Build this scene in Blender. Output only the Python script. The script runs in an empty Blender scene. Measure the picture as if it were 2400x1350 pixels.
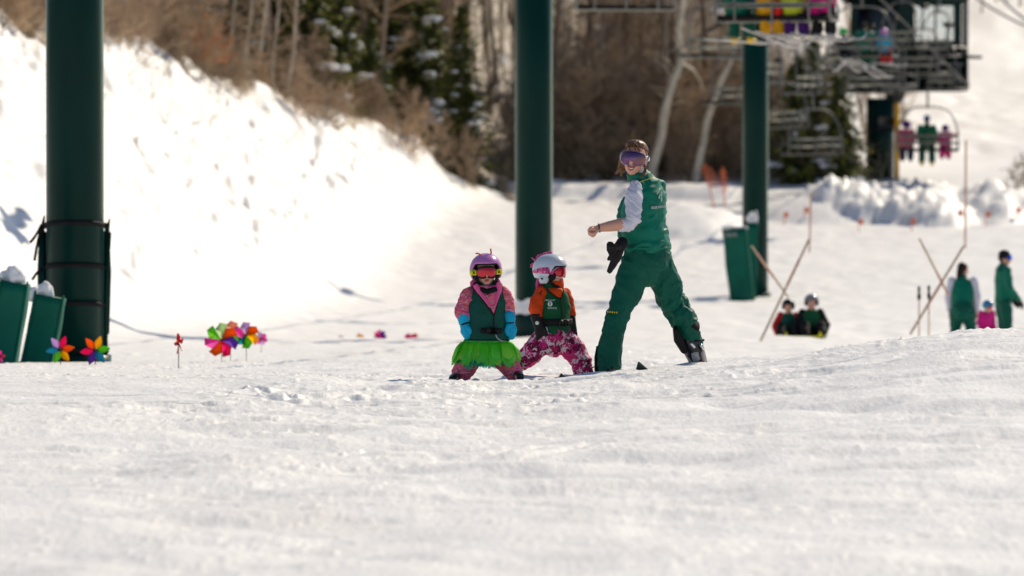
import bpy, math, random
import numpy as np
from mathutils import Vector, Matrix
R = math.radians
SC = bpy.context.scene
COL = SC.collection

# ------------------------------------------------------------------ camera
CAM_Z = 1.6
FPX = 200.0 / 36.0 * 2400.0            # focal length in photo pixels
TAN = (675.0 - 342.0) / FPX            # slight downward tilt
PITCH = math.atan(TAN)
cam = bpy.data.cameras.new('camera'); camo = bpy.data.objects.new('camera', cam); COL.objects.link(camo)
camo.location = (0, 0, CAM_Z); camo.rotation_euler = (math.pi / 2 - PITCH, 0, 0)
cam.lens = 200; cam.sensor_width = 36; cam.clip_start = 0.5; cam.clip_end = 3000
cam.dof.use_dof = True; cam.dof.focus_distance = 40.3; cam.dof.aperture_fstop = 3.8; cam.dof.aperture_blades = 0
SC.camera = camo
# ------------------------------------------------------------------ light
SUN_AZ, SUN_EL = R(34), R(38)          # azimuth from +Y (away from the camera) towards +X
SUN_DIR = Vector((math.sin(SUN_AZ) * math.cos(SUN_EL), math.cos(SUN_AZ) * math.cos(SUN_EL), math.sin(SUN_EL)))
world = bpy.data.worlds.new('World'); SC.world = world; world.use_nodes = True
wn = world.node_tree.nodes; wl = world.node_tree.links
sky = wn.new('ShaderNodeTexSky'); sky.sky_type = 'NISHITA'; sky.sun_disc = False
sky.sun_elevation = SUN_EL; sky.sun_rotation = SUN_AZ; sky.altitude = 2200
wl.new(sky.outputs[0], wn['Background'].inputs[0]); wn['Background'].inputs[1].default_value = 0.085
sl = bpy.data.lights.new('sun', 'SUN'); sl.energy = 3.7; sl.angle = R(0.53); sl.color = (1.0, 0.875, 0.69)
so = bpy.data.objects.new('sun', sl); COL.objects.link(so)
so.location = SUN_DIR * 60; so.rotation_euler = (-SUN_DIR).to_track_quat('-Z', 'Y').to_euler()
SC.view_settings.view_transform = 'Standard'; SC.view_settings.look = 'None'
SC.view_settings.exposure = 0.31; SC.view_settings.gamma = 1.0
SC.render.engine = 'CYCLES'
SC.cycles.use_denoising = True
SC.cycles.max_bounces = 6; SC.cycles.transparent_max_bounces = 12

# ------------------------------------------------------------------ noise
def _hash(ix, iy, iz, seed):
    h = (ix * 374761393 + iy * 668265263 + iz * 2147483647 + seed * 974711) & 0xFFFFFFFF
    h = ((h ^ (h >> 13)) * 1274126177) & 0xFFFFFFFF
    h = ((h ^ (h >> 16)) * 2246822519) & 0xFFFFFFFF
    return ((h ^ (h >> 15)) & 0xFFFFFF) / float(0xFFFFFF)
def vnoise(x, y, z=0.0, seed=0):
    x = np.asarray(x, dtype=np.float64); y = np.asarray(y, dtype=np.float64); z = np.zeros_like(x) + z
    ix = np.floor(x).astype(np.int64); iy = np.floor(y).astype(np.int64); iz = np.floor(z).astype(np.int64)
    fx = x - ix; fy = y - iy; fz = z - iz
    fx = fx * fx * (3 - 2 * fx); fy = fy * fy * (3 - 2 * fy); fz = fz * fz * (3 - 2 * fz)
    def lay(kz):
        a = _hash(ix, iy, iz + kz, seed); b = _hash(ix + 1, iy, iz + kz, seed)
        c = _hash(ix, iy + 1, iz + kz, seed); d = _hash(ix + 1, iy + 1, iz + kz, seed)
        return (a * (1 - fx) + b * fx) * (1 - fy) + (c * (1 - fx) + d * fx) * fy
    if np.all(fz == 0): return lay(0) * 2 - 1
    return (lay(0) * (1 - fz) + lay(1) * fz) * 2 - 1
def fbm(x, y, z=0.0, octv=4, seed=0):
    s = 0; a = 1.0; f = 1.0; t = 0
    for k in range(octv):
        s = s + a * vnoise(np.asarray(x) * f, np.asarray(y) * f, np.asarray(z) * f, seed + k * 17); t += a; a *= .5; f *= 2.03
    return s / t
def sstep(a, b, x):
    t = np.clip((x - a) / (b - a), 0, 1); return t * t * (3 - 2 * t)

# ------------------------------------------------------------------ helpers
def px(u, v, Y):
    """the point seen at photo pixel (u, v) that stands Y metres in front of the camera"""
    t = (675.0 - v) / FPX
    dy = math.cos(PITCH) + t * math.sin(PITCH); dz = -math.sin(PITCH) + t * math.cos(PITCH)
    return Vector(((u - 1200.0) / FPX / dy * Y, Y, CAM_Z + dz / dy * Y))
def wloc(o):
    v = Vector((0, 0, 0))
    while o is not None: v = v + o.location; o = o.parent
    return v
def tag(o, label=None, cat=None, group=None, kind=None):
    if label: o['label'] = label
    if cat: o['category'] = cat
    if group: o['group'] = group
    if kind: o['kind'] = kind
    return o
def empty(name, loc, label=None, cat=None, group=None):
    o = bpy.data.objects.new(name, None); o.empty_display_size = .1; COL.objects.link(o); o.location = loc
    return tag(o, label, cat, group)
def copy_tree(o, parent=None):
    c = o.copy(); COL.objects.link(c)
    if parent is not None: c.parent = parent
    for ch in list(o.children): copy_tree(ch, c)
    return c

class MB:
    def __init__(s): s.v = []; s.f = []; s.m = []
    def add(s, vs, fs, mi=0):
        n = len(s.v); s.v += [tuple(p) for p in vs]
        for f in fs: s.f.append(tuple(i + n for i in f)); s.m.append(mi)
        return s
    def box(s, c, size, rot=None, mi=0, bev=0.0):
        sx, sy, sz = [k / 2 for k in size]; c = Vector(c)
        if bev <= 0:
            vs = [Vector((x * sx, y * sy, z * sz)) for x in (-1, 1) for y in (-1, 1) for z in (-1, 1)]
            fs = [(0, 1, 3, 2), (4, 6, 7, 5), (0, 4, 5, 1), (2, 3, 7, 6), (0, 2, 6, 4), (1, 5, 7, 3)]
        else:
            b = min(bev, sx * .9, sy * .9, sz * .9); vs = []; fs = []; idx = {}
            for x in (-1, 1):
                for y in (-1, 1):
                    for z in (-1, 1):
                        for a in range(3):
                            p = [x * (sx - b), y * (sy - b), z * (sz - b)]; p[a] += (x, y, z)[a] * b
                            idx[(x, y, z, a)] = len(vs); vs.append(Vector(p))
            def q(l): fs.append(tuple(l))
            for sg in (-1, 1):
                l = [idx[(sg, y, z, 0)] for y, z in ((-1, -1), (1, -1), (1, 1), (-1, 1))]; q(l if sg > 0 else l[::-1])
                l = [idx[(x, sg, z, 1)] for x, z in ((-1, -1), (-1, 1), (1, 1), (1, -1))]; q(l if sg > 0 else l[::-1])
                l = [idx[(x, y, sg, 2)] for x, y in ((-1, -1), (1, -1), (1, 1), (-1, 1))]; q(l if sg > 0 else l[::-1])
            for a in range(3):
                b1, b2 = [k for k in range(3) if k != a]
                for s1 in (-1, 1):
                    for s2 in (-1, 1):
                        def key(sa, ax):
                            t = [0, 0, 0]; t[a] = sa; t[b1] = s1; t[b2] = s2; return idx[(t[0], t[1], t[2], ax)]
                        l = [key(-1, b1), key(1, b1), key(1, b2), key(-1, b2)]
                        q(l if s1 * s2 * (1 if a != 1 else -1) > 0 else l[::-1])
            for x in (-1, 1):
                for y in (-1, 1):
                    for z in (-1, 1):
                        l = [idx[(x, y, z, a)] for a in range(3)]; q(l if x * y * z > 0 else l[::-1])
        if rot is not None: vs = [rot @ p for p in vs]
        return s.add([p + c for p in vs], fs, mi)
    def loft(s, pts, rad, side=None, seg=12, cap=True, mi=0, sq=1.0):
        """tapered tube through pts; rad = r or (a, b): a along 'side', b across; sq < 1 squares the section"""
        pts = [Vector(p) for p in pts]; n = len(pts)
        if not isinstance(rad, (list,)): rad = [rad] * n
        rad = [(r, r) if not isinstance(r, (tuple, list)) else tuple(r) for r in rad]
        T = []
        for i in range(n):
            a = pts[max(0, i - 1)]; b = pts[min(n - 1, i + 1)]; t = (b - a)
            T.append(t.normalized() if t.length > 1e-9 else Vector((0, 0, 1)))
        if side is None:
            side = Vector((1, 0, 0)) if abs(T[0].x) < .8 else Vector((0, 1, 0))
        sides = side if isinstance(side, list) else [side] * n
        rings = []
        P = list(zip(pts, rad, T, sides))
        if cap:
            def ends(p, r, t, sd, sgn):
                q = min(r)
                return [(p + t * sgn * q * k, (r[0] * m, r[1] * m), t, sd) for k, m in ((.45, .86), (.75, .6), (.93, .3))]
            P = ends(*P[0], -1)[::-1] + P + ends(*P[-1], 1)
        vs = []
        prev = None
        for p, r, t, sd in P:
            sd = Vector(sd)
            if not isinstance(side, list) and prev is not None: sd = prev
            u = sd - t * sd.dot(t)
            if u.length < 1e-6: u = t.orthogonal()
            u.normalize(); w = t.cross(u); prev = u
            for k in range(seg):
                a = 2 * math.pi * k / seg; ca, sa = math.cos(a), math.sin(a)
                if sq != 1.0:
                    ca = math.copysign(abs(ca) ** sq, ca); sa = math.copysign(abs(sa) ** sq, sa)
                vs.append(p + u * (r[0] * ca) + w * (r[1] * sa))
        m = len(P); fs = []
        for i in range(m - 1):
            for k in range(seg):
                k2 = (k + 1) % seg
                fs.append((i * seg + k, i * seg + k2, (i + 1) * seg + k2, (i + 1) * seg + k))
        fs.append(tuple(range(seg))[::-1]); fs.append(tuple((m - 1) * seg + k for k in range(seg)))
        return s.add(vs, fs, mi)
    def ell(s, c, r, rot=None, nu=16, nv=10, mi=0):
        c = Vector(c)
        if not isinstance(r, (tuple, list)): r = (r, r, r)
        vs = [Vector((0, 0, r[2]))]
        for j in range(1, nv):
            a = math.pi * j / nv
            for i in range(nu):
                b = 2 * math.pi * i / nu
                vs.append(Vector((r[0] * math.sin(a) * math.cos(b), r[1] * math.sin(a) * math.sin(b), r[2] * math.cos(a))))
        vs.append(Vector((0, 0, -r[2]))); fs = []
        for i in range(nu): fs.append((0, 1 + i, 1 + (i + 1) % nu))
        for j in range(nv - 2):
            for i in range(nu):
                a = 1 + j * nu; fs.append((a + i, a + nu + i, a + nu + (i + 1) % nu, a + (i + 1) % nu))
        a = 1 + (nv - 2) * nu; last = len(vs) - 1
        for i in range(nu): fs.append((a + i, last, a + (i + 1) % nu))
        if rot is not None: vs = [rot @ p for p in vs]
        return s.add([p + c for p in vs], fs, mi)
    def build(s, name, mat, parent=None, smooth=True, origin=None):
        off = wloc(parent) if parent is not None else Vector(origin) if origin is not None else Vector((0, 0, 0))
        me = bpy.data.meshes.new(name)
        me.from_pydata([(p[0] - off.x, p[1] - off.y, p[2] - off.z) for p in s.v], [], s.f)
        mats = mat if isinstance(mat, (list, tuple)) else [mat]
        for k in mats: me.materials.append(k)
        if len(mats) > 1: me.polygons.foreach_set('material_index', s.m)
        if smooth: me.polygons.foreach_set('use_smooth', [True] * len(me.polygons))
        me.update()
        o = bpy.data.objects.new(name, me); COL.objects.link(o)
        if parent is not None: o.parent = parent
        elif origin is not None: o.location = off
        return o
    def fuse(s, name, mat, parent, voxel=.01, smooth=4, disp=None, sub=0):
        """one continuous skin around everything in this builder"""
        o = s.build(name, mat, parent)
        m = o.modifiers.new('r', 'REMESH'); m.mode = 'VOXEL'; m.voxel_size = voxel; m.use_smooth_shade = True
        if smooth:
            k = o.modifiers.new('s', 'SMOOTH'); k.factor = .5; k.iterations = smooth
        dg = bpy.context.evaluated_depsgraph_get(); dg.update()
        me = bpy.data.meshes.new_from_object(o.evaluated_get(dg)); o.modifiers.clear()
        old = o.data; o.data = me; me.name = name; bpy.data.meshes.remove(old)
        me.polygons.foreach_set('use_smooth', [True] * len(me.polygons))
        me.materials.clear()
        for q in (mat if isinstance(mat, (list, tuple)) else [mat]): me.materials.append(q)
        if disp: displace(o, disp)
        return o

def displace(o, fn):
    me = o.data; n = len(me.vertices); co = np.empty(n * 3); me.vertices.foreach_get('co', co); co = co.reshape(-1, 3)
    no = np.empty(n * 3); me.vertex_normals.foreach_get('vector', no); no = no.reshape(-1, 3)
    off = np.array(wloc(o)[:])
    d = fn(co + off, no)
    co = co + (no * d[:, None] if d.ndim == 1 else d)
    me.vertices.foreach_set('co', co.ravel()); me.update()
def folds(amp, fx, fz, seed=0, ridge=True):
    def f(p, n):
        a = fbm(p[:, 0] * fx, p[:, 1] * fx, p[:, 2] * fz + p[:, 0] * fx * .5, 3, seed)
        if ridge: a = 1 - np.abs(a) * 3.0
        return amp * np.clip(a, -1.2, 1)
    return f

# ------------------------------------------------------------------ materials
MATS = {}
def mat(name, col, rough=.6, metal=0.0, var=0.0, vscale=8.0, bump=0.0, bscale=60.0, spec=.18, coat=0.0, sheen=0.0, trans=0.0, stretch=(1, 1, 1), col2=None, detail=4.0, objvar=0.0):
    if name in MATS: return MATS[name]
    m = bpy.data.materials.new(name); m.use_nodes = True; nt = m.node_tree; N = nt.nodes; L = nt.links
    b = N['Principled BSDF']; b.inputs['Base Color'].default_value = (*col, 1); b.inputs['Roughness'].default_value = rough
    b.inputs['Metallic'].default_value = metal; b.inputs['Specular IOR Level'].default_value = spec
    if coat: b.inputs['Coat Weight'].default_value = coat; b.inputs['Coat Roughness'].default_value = .12
    if sheen: b.inputs['Sheen Weight'].default_value = sheen; b.inputs['Sheen Roughness'].default_value = .3; b.inputs['Sheen Tint'].default_value = (.55, .9, .72, 1)
    tc = N.new('ShaderNodeTexCoord'); mp = N.new('ShaderNodeMapping'); mp.inputs['Scale'].default_value = stretch
    L.new(tc.outputs['Object'], mp.inputs['Vector'])
    if var or col2:
        nz = N.new('ShaderNodeTexNoise'); nz.inputs['Scale'].default_value = vscale; nz.inputs['Detail'].default_value = detail
        L.new(mp.outputs[0], nz.inputs['Vector'])
        cr = N.new('ShaderNodeValToRGB'); cr.color_ramp.elements[0].position = .32; cr.color_ramp.elements[1].position = .68
        c2 = col2 if col2 else tuple(c * (1 + var) for c in col); c1 = col if col2 else tuple(c * (1 - var) for c in col)
        cr.color_ramp.elements[0].color = (*c1, 1); cr.color_ramp.elements[1].color = (*c2, 1)
        L.new(nz.outputs['Fac'], cr.inputs[0]); last = cr.outputs[0]
        if objvar:
            oi = N.new('ShaderNodeObjectInfo'); hs = N.new('ShaderNodeHueSaturation')
            mr = N.new('ShaderNodeMapRange'); mr.inputs['To Min'].default_value = 1 - objvar; mr.inputs['To Max'].default_value = 1 + objvar
            L.new(oi.outputs['Random'], mr.inputs['Value']); L.new(mr.outputs[0], hs.inputs['Value']); L.new(last, hs.inputs['Color']); last = hs.outputs[0]
        L.new(last, b.inputs['Base Color'])
    if bump:
        n2 = N.new('ShaderNodeTexNoise'); n2.inputs['Scale'].default_value = bscale; n2.inputs['Detail'].default_value = 5
        L.new(mp.outputs[0], n2.inputs['Vector'])
        bp = N.new('ShaderNodeBump'); bp.inputs['Strength'].default_value = 1.0; bp.inputs['Distance'].default_value = bump
        L.new(n2.outputs['Fac'], bp.inputs['Height']); L.new(bp.outputs[0], b.inputs['Normal'])
    MATS[name] = m
    return m
def pattern_mat(name, cols, scale, rough=.75, stretch=(1, 1, 1), kind='noise', bump=.002):
    """cloth with a printed pattern of several flat colours"""
    if name in MATS: return MATS[name]
    m = mat(name, cols[0], rough, bump=bump, bscale=45); nt = m.node_tree; N = nt.nodes; L = nt.links
    tc = N.new('ShaderNodeTexCoord'); mp = N.new('ShaderNodeMapping'); mp.inputs['Scale'].default_value = stretch; L.new(tc.outputs['Object'], mp.inputs['Vector'])
    nz = N.new('ShaderNodeTexNoise'); nz.inputs['Scale'].default_value = scale; nz.inputs['Detail'].default_value = 1.2; nz.inputs['Distortion'].default_value = 1.4
    L.new(mp.outputs[0], nz.inputs['Vector']); fac = nz.outputs['Fac']
    if kind == 'camo':
        nz.inputs['Scale'].default_value = scale * .9; vm = N.new('ShaderNodeVectorMath'); vm.operation = 'MULTIPLY_ADD'; vm.inputs[1].default_value = (.09, .09, .09)
        L.new(nz.outputs['Color'], vm.inputs[0]); L.new(mp.outputs[0], vm.inputs[2]); vo = N.new('ShaderNodeTexVoronoi'); vo.inputs['Scale'].default_value = scale
        L.new(vm.outputs[0], vo.inputs['Vector']); sp = N.new('ShaderNodeSeparateColor'); L.new(vo.outputs['Color'], sp.inputs[0]); fac = sp.outputs[0]
    cr = N.new('ShaderNodeValToRGB'); cr.color_ramp.interpolation = 'CONSTANT'; e = cr.color_ramp.elements
    k = len(cols); lo, hi = (.30, .70) if kind != 'camo' else (0, 1)
    e[0].position = 0; e[0].color = (*cols[0], 1); e[1].position = lo + (hi - lo) / k; e[1].color = (*cols[1], 1)
    for i in range(2, k):
        q = e.new(lo + (hi - lo) * i / k); q.color = (*cols[i], 1)
    L.new(fac, cr.inputs[0]); L.new(cr.outputs[0], N['Principled BSDF'].inputs['Base Color'])
    return m
def M(n): return MATS[n]
# cloth
mat('jacket_green', (.002, .150, .095), .55, var=.14, vscale=5, bump=.0015, bscale=70)
mat('trouser_green', (.0015, .090, .058), .62, var=.14, vscale=5, bump=.0015, bscale=70)
mat('vest_green', (.005, .068, .050), .7, var=.15, vscale=7, bump=.002, bscale=60)
mat('vest_green_bright', (.007, .090, .034), .7, var=.15, vscale=7, bump=.002, bscale=60)
mat('white_knit', (.66, .64, .72), .8, var=.05, bump=.0012, bscale=160)
mat('black_cloth', (.012, .011, .012), .75, var=.2, bump=.0015, bscale=90)
mat('dark_glove', (.018, .015, .014), .55, var=.3, bump=.002, bscale=70)
mat('mitten_blue', (.005, .36, .58), .6, var=.15, bump=.002, bscale=60)
mat('orange_cloth', (.70, .065, .008), .75, var=.15, bump=.002, bscale=60)
mat('pink_cloth', (.72, .10, .28), .7, var=.15, bump=.002, bscale=60)
mat('magenta_cloth', (.55, .01, .19), .7, var=.15, bump=.002, bscale=60)
mat('dusty_pink', (.52, .10, .17), .75, var=.15, bump=.002, bscale=60)
mat('lime_cloth', (.50, .58, .03), .7, var=.15)
mat('yellow_cloth', (.78, .38, .01), .7, var=.15)
mat('blue_cloth', (.01, .10, .33), .7, var=.15)
mat('purple_cloth', (.07, .015, .16), .7, var=.2)
mat('navy_cloth', (.012, .025, .07), .7, var=.2)
mat('red_cloth', (.55, .015, .015), .65, var=.15)
mat('bright_green', (.02, .45, .08), .7, var=.15)
pattern_mat('pink_stripe', [(.58, .05, .20), (.74, .13, .26), (.70, .17, .10), (.42, .06, .20), (.74, .27, .34)], 9, stretch=(1, 1, 4))
pattern_mat('pink_camo', [(.20, .008, .05), (.52, .02, .14), (.60, .04, .19), (.74, .48, .56), (.50, .02, .13), (.16, .006, .04), (.76, .55, .62)], 30, kind='camo')
pattern_mat('pink_check', [(.45, .02, .15), (.68, .09, .26), (.85, .45, .58)], 40)
# hard things
mat('skin', (.68, .34, .235), .5, var=.06, vscale=14, spec=.4)
mat('child_skin', (.64, .34, .25), .5, var=.06, vscale=14, spec=.4)
mat('lip', (.40, .085, .07), .45)
mat('teeth', (.78, .74, .68), .35)
mat('hair_brown', (.15, .072, .034), .42, var=.6, vscale=22, stretch=(5, 5, 1), bump=.0012, bscale=30)
mat('hair_rim_light', (.34, .19, .085), .4, var=.4, vscale=20)  # lighter tone paints the sun's rim onto the right-hand strands
mat('hair_dark', (.02, .013, .010), .45, var=.4, vscale=20, stretch=(5, 5, 1))
mat('boot_black', (.010, .010, .011), .22, coat=.5)
mat('boot_grey', (.32, .32, .33), .28, coat=.3)
mat('boot_yellow', (.72, .48, .04), .35)
mat('buckle_metal', (.62, .62, .64), .25, metal=1.0)
mat('black_plastic', (.012, .012, .013), .3)
mat('helmet_pink', (.56, .20, .50), .25, var=.10, vscale=5, coat=.5)
mat('helmet_white', (.60, .64, .70), .25, var=.08, vscale=6, coat=.5)
mat('helmet_blue', (.02, .22, .40), .3, coat=.4)
mat('helmet_grey', (.22, .22, .24), .3, coat=.4)
mat('goggle_frame_white', (.72, .68, .74), .35)
mat('goggle_frame_plum', (.20, .15, .26), .3)
mat('lens_violet', (.10, .05, .22), .09, metal=.85, col2=(.24, .12, .10), vscale=7)
mat('lens_red', (.55, .012, .03), .12, metal=.35, coat=.6)
mat('lens_blue', (.01, .10, .60), .12, metal=.6)
mat('strap_yellow', (.72, .70, .01), .6, var=.1)
mat('yellow_plastic', (.75, .66, .01), .4)
mat('ski_top', (.045, .05, .04), .25, coat=.4)
mat('ski_white', (.55, .53, .51), .35, var=.1)
mat('print_grey', (.50, .56, .53), .7)
mat('print_white', (.78, .80, .78), .7)
mat('print_yellow', (.62, .46, .03), .7)
mat('pole_green', (.0015, .026, .021), .30, var=.18, vscale=2.2, stretch=(1, 1, .35), bump=.0006, bscale=25, spec=.10, sheen=.5)
mat('pad_green', (.002, .105, .066), .48, var=.16, vscale=3, bump=.004, bscale=9)
mat('pad_dark', (.0015, .028, .022), .5, var=.18, vscale=3, bump=.004, bscale=9)
mat('steel', (.17, .17, .16), .42, metal=.2, var=.15)
mat('slat_pale', (.30, .31, .27), .5, var=.12)
mat('dark_steel', (.035, .035, .035), .5, var=.3)
mat('station_green', (.002, .022, .018), .4, var=.2)
mat('glass_dark', (.02, .03, .04), .08)
mat('orange_plastic', (.80, .20, .08), .5)
mat('bamboo', (.50, .36, .22), .6, var=.2, vscale=20)
mat('bamboo_red', (.58, .33, .24), .6, var=.2, vscale=20)
mat('foil', (.5, .5, .5), .3)
PW = {'violet': (.20, .07, .45), 'pink': (.80, .02, .22), 'orange': (.85, .22, .01), 'yellow': (.85, .52, .01), 'lime': (.22, .62, .05), 'aqua': (.04, .36, .50),
      'red': (.72, .02, .01), 'lilac': (.62, .45, .72), 'teal': (.01, .26, .28), 'peach': (.82, .42, .30), 'rose': (.80, .12, .50), 'pale': (.60, .75, .45)}
for k, c in PW.items():
    m_ = mat('foil_' + k, c, .32, coat=.2); N_ = m_.node_tree.nodes; L_ = m_.node_tree.links
    tr_ = N_.new('ShaderNodeBsdfTranslucent'); tr_.inputs[0].default_value = (*c, 1); mx_ = N_.new('ShaderNodeMixShader'); mx_.inputs[0].default_value = .72
    L_.new(N_['Principled BSDF'].outputs[0], mx_.inputs[1]); L_.new(tr_.outputs[0], mx_.inputs[2]); L_.new(mx_.outputs[0], N_['Material Output'].inputs[0])

# ------------------------------------------------------------------ ground
def toe(Y): return np.interp(Y, [0, 60, 75, 99, 130, 150, 172, 184, 200], [-14, -9.5, -6.6, -4.5, -3.55, -3.0, -1.3, 1.0, 4])
def crest(Y): return np.interp(Y, [60, 105, 117, 130, 137, 143, 150, 155, 159, 165, 169, 173, 175, 177, 183, 188], [-22, -13, -10.6, -10.2, -9.75, -9.1, -8.4, -7.0, -5.95, -4.95, -3.8, -2.6, -1.3, -.1, 1.8, 4])
ZBY = [-60, 0, 30, 38.6, 41, 46, 59, 75, 92, 110, 122, 133, 150, 165, 182, 190, 260, 420, 900]
ZBZ = [0, 0, .015, 0, -.085, -.27, -.64, -1.12, -1.56, -1.82, -1.92, -1.97, -1.25, -.45, .3, .5, 4.2, 17.0, 90]
def ground(X, Y, fine=True):
    X = np.asarray(X, float); Y = np.asarray(Y, float)
    g = 0
    for k, w in ((-1.6, .2), (-.8, .2), (0, .2), (.8, .2), (1.6, .2)):
        sc = np.where(Y > 55, 2.5, .55); g = g + w * np.interp(Y + k * sc, ZBY, ZBZ)
    z = g
    # the crest just in front of the skiers climbs to the right
    u = X / np.maximum(Y, 1) * 40
    dz = np.interp(u, [-9, -3.6, -1, 0, .7, 1.5, 2.1, 2.7, 3.15, 3.6, 9], [.02, .04, 0, 0, .045, .10, .165, .27, .325, .345, .75])
    w = sstep(22, 41, Y) * (1 - sstep(45, 62, Y)); z = z + dz * w
    # long soft undulation of the piste
    z = z + .026 * fbm(X * .16, Y * .10, 0, 3, 5) * sstep(8, 30, Y) * (1 - .75 * sstep(33, 38, Y) * (1 - sstep(45, 52, Y)))
    z = z - .36 * np.exp(-((X - 8.4) / 2.2) ** 2 - ((Y - 97) / 9.0) ** 2)
    # bank on the left, hillside behind
    t = toe(Y); d = t - X
    bank = 0.92 * (np.sqrt(d ** 2 + .8 ** 2) + d) * .5
    over = np.maximum(crest(Y) - X, 0)
    bank = bank - .42 * over                     # flatter above the crest
    far = np.maximum(Y - 184, 0) * sstep(12.7, 10.8, X / np.maximum(Y, 1) * 200) * .40
    h = np.where(Y > 60, bank, 0) * sstep(60, 76, Y)
    lim = 26.0
    tot = h + far; tot = np.where(tot > 10, 10 + (lim - 10) * (1 - np.exp(-(tot - 10) / (lim - 10))), tot)
    z = z + tot
    z = z + sstep(190, 215, Y) * (.45 * fbm(X * .22, Y * .05, 0, 3, 81) + .22 * fbm(X * .8, Y * .2, 0, 3, 82)) * sstep(9, 13, X / np.maximum(Y, 1) * 200)
    # snow step added below the wood; its shaded face makes the shadow band
    ye = 177.6 + 1.3 * fbm(X * .35, Y * 0, 0, 2, 95); mb_ = sstep(-3.0, -1.6, X) * sstep(8.2, 6.8, X)
    z = z + mb_ * (-.24 * sstep(163, 176, Y) * (1 - sstep(-.35, .35, Y - ye)) + .16 * sstep(-.35, .35, Y - ye) * sstep(186, 180, Y) + .05 * fbm(X * 1.5, Y * 1.5, 0, 2, 96))
    # ploughed pile on the right, low mound by the third tower
    a = ((X - 13.2) / 4.6) ** 2 + ((Y - 166) / 5.5) ** 2
    pile = np.clip(1 - a + .55 * fbm(X * .6, Y * .35, 0, 3, 33), 0, 1); lump = fbm(X * .55, Y * .55, 0, 4, 31)
    z = z + pile ** .7 * (.72 + .30 * fbm(X * .35, Y * .3, 0, 2, 71)) * (1 + .30 * lump) + sstep(0, .4, pile) * (.26 * np.abs(fbm(X * 1.1, Y * .9, 0, 3, 40)) + .22 * np.abs(fbm(X * 2.6, Y * 2.2, 0, 2, 41)) + .22 * fbm(X * 5.5, Y * 4.5, 0, 2, 42))
    a = ((X - 9.0) / 2.0) ** 2 + ((Y - 165) / 4.0) ** 2; z = z + np.maximum(0, 1 - a) * .55
    a = ((X - 5.0) / 1.9) ** 2 + ((Y - 160) / 5) ** 2; z = z + np.maximum(0, 1 - a) * .62
    if fine:
        # scuffed, granular snow
        near = sstep(14, 24, Y) * (1 - sstep(60, 90, Y))
        rg = fbm(X * .7 + 3, Y * .22, 0, 3, 9)
        n1 = fbm(X * 2.2, Y * .55, 0, 3, 11); n2 = fbm(X * 7, Y * 2.4, 0, 3, 12); n3 = vnoise(X * 17, Y * 6, 0, 13)
        amp = np.clip(.75 + .9 * rg, .12, 1.6) * (.55 + .45 * sstep(26, 36, Y))
        z = z + near * amp * (.007 * n1 + .0075 * n2 + .006 * n3 * (n2 > -.1))
        n4 = vnoise(X * 23, Y * 15, 0, 77); z = z + near * amp * .016 * sstep(.66, .9, n4)     # loose crumbs
        n5 = fbm(X * 1.0, Y * 2.6, 0, 3, 78); z = z - near * .013 * sstep(.14, .42, n5)
        n6 = fbm(X * 3.2 + Y * .8, Y * 5.5, 0, 3, 79); z = z - near * .012 * sstep(.22, .40, n6) * (.4 + .6 * amp)      # small scraped ruts         # scraped hollows
        # ski tracks
        for (x0, y0, x1, y1, wd, dp) in TRACKS:
            L2 = (x1 - x0) ** 2 + (y1 - y0) ** 2
            tt = np.clip(((X - x0) * (x1 - x0) + (Y - y0) * (y1 - y0)) / L2, 0, 1)
            ax = X - x0 - tt * (x1 - x0); ay = Y - y0 - tt * (y1 - y0)
            dd = np.sqrt(ax ** 2 + ay ** 2) / wd
            z = z - dp * np.exp(-dd ** 2 * 2) + dp * .7 * np.exp(-((dd - 1.5) ** 2) * 3)
        mid = sstep(60, 85, Y) * (1 - sstep(178, 186, Y))
        z = z + mid * (.035 * fbm(X * 1.1, Y * .5, 0, 3, 21) + .02 * fbm(X * 3, Y * 1.6, 0, 2, 22))
        bk = sstep(.0, 2.0, d) * sstep(64, 80, Y)
        s = X + .35 * Y
        z = z + bk * (.36 * fbm(X * .5, Y * .28, 0, 3, 51) + (.20) * (1 - 2 * np.abs(fbm(X * .55 + Y * .42, Y * .10 - X * .08, 0, 3, 57))) + .16 * fbm(X * 1.5 + Y * .25, Y * 1.0, 0, 3, 52) + .12 * fbm(X * 3.5, Y * 2.4, 0, 2, 53) - .20 * sstep(.25, .6, fbm(X * .9, Y * .5, 0, 3, 54)) - .16 * sstep(.3, .6, fbm(X * 2.2, Y * 1.3, 0, 2, 55)))
    return z
_rt = random.Random(4)
TRACKS = []
for k in range(13):
    y0 = _rt.uniform(24, 46); x0 = _rt.uniform(-5, 5); L = _rt.uniform(1.5, 5); a = _rt.uniform(-.5, .5)
    TRACKS.append((x0, y0, x0 + L * math.cos(a) * _rt.choice((1, -1)), y0 + L * math.sin(a) * 1.6, _rt.uniform(.035, .08), _rt.uniform(.008, .022)))
def _arc(x0, y0, a, L, k, wd, dp):
    for i in range(9):
        x1 = x0 + L / 9 * math.cos(a); y1 = y0 + L / 9 * math.sin(a); TRACKS.append((x0, y0, x1, y1, wd, dp)); x0, y0 = x1, y1; a += k / 9
for (x0, y0, a, L, k) in ((-3.2, 26.5, .35, 5.5, 1.1), (.2, 24.5, .2, 4.5, -.9), (1.0, 31.0, .15, 3.6, .5), (-3.0, 35.0, .2, 4.6, -.35), (-.9, 29.0, 1.1, 3.2, -1.3)):
    _arc(x0, y0, a, L, k, .05, .009); _arc(x0 + .12, y0 - .28, a, L, k, .05, .008)
TRACKS += [(-1.72, 37.6, -1.35, 35.2, .03, .02), (-3.8, 33.0, -.5, 36.0, .10, .03), (-4, 30, -1.5, 32.5, .12, .03)]
def gz(x, y): return float(ground(np.array([x]), np.array([y]), False)[0])
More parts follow.
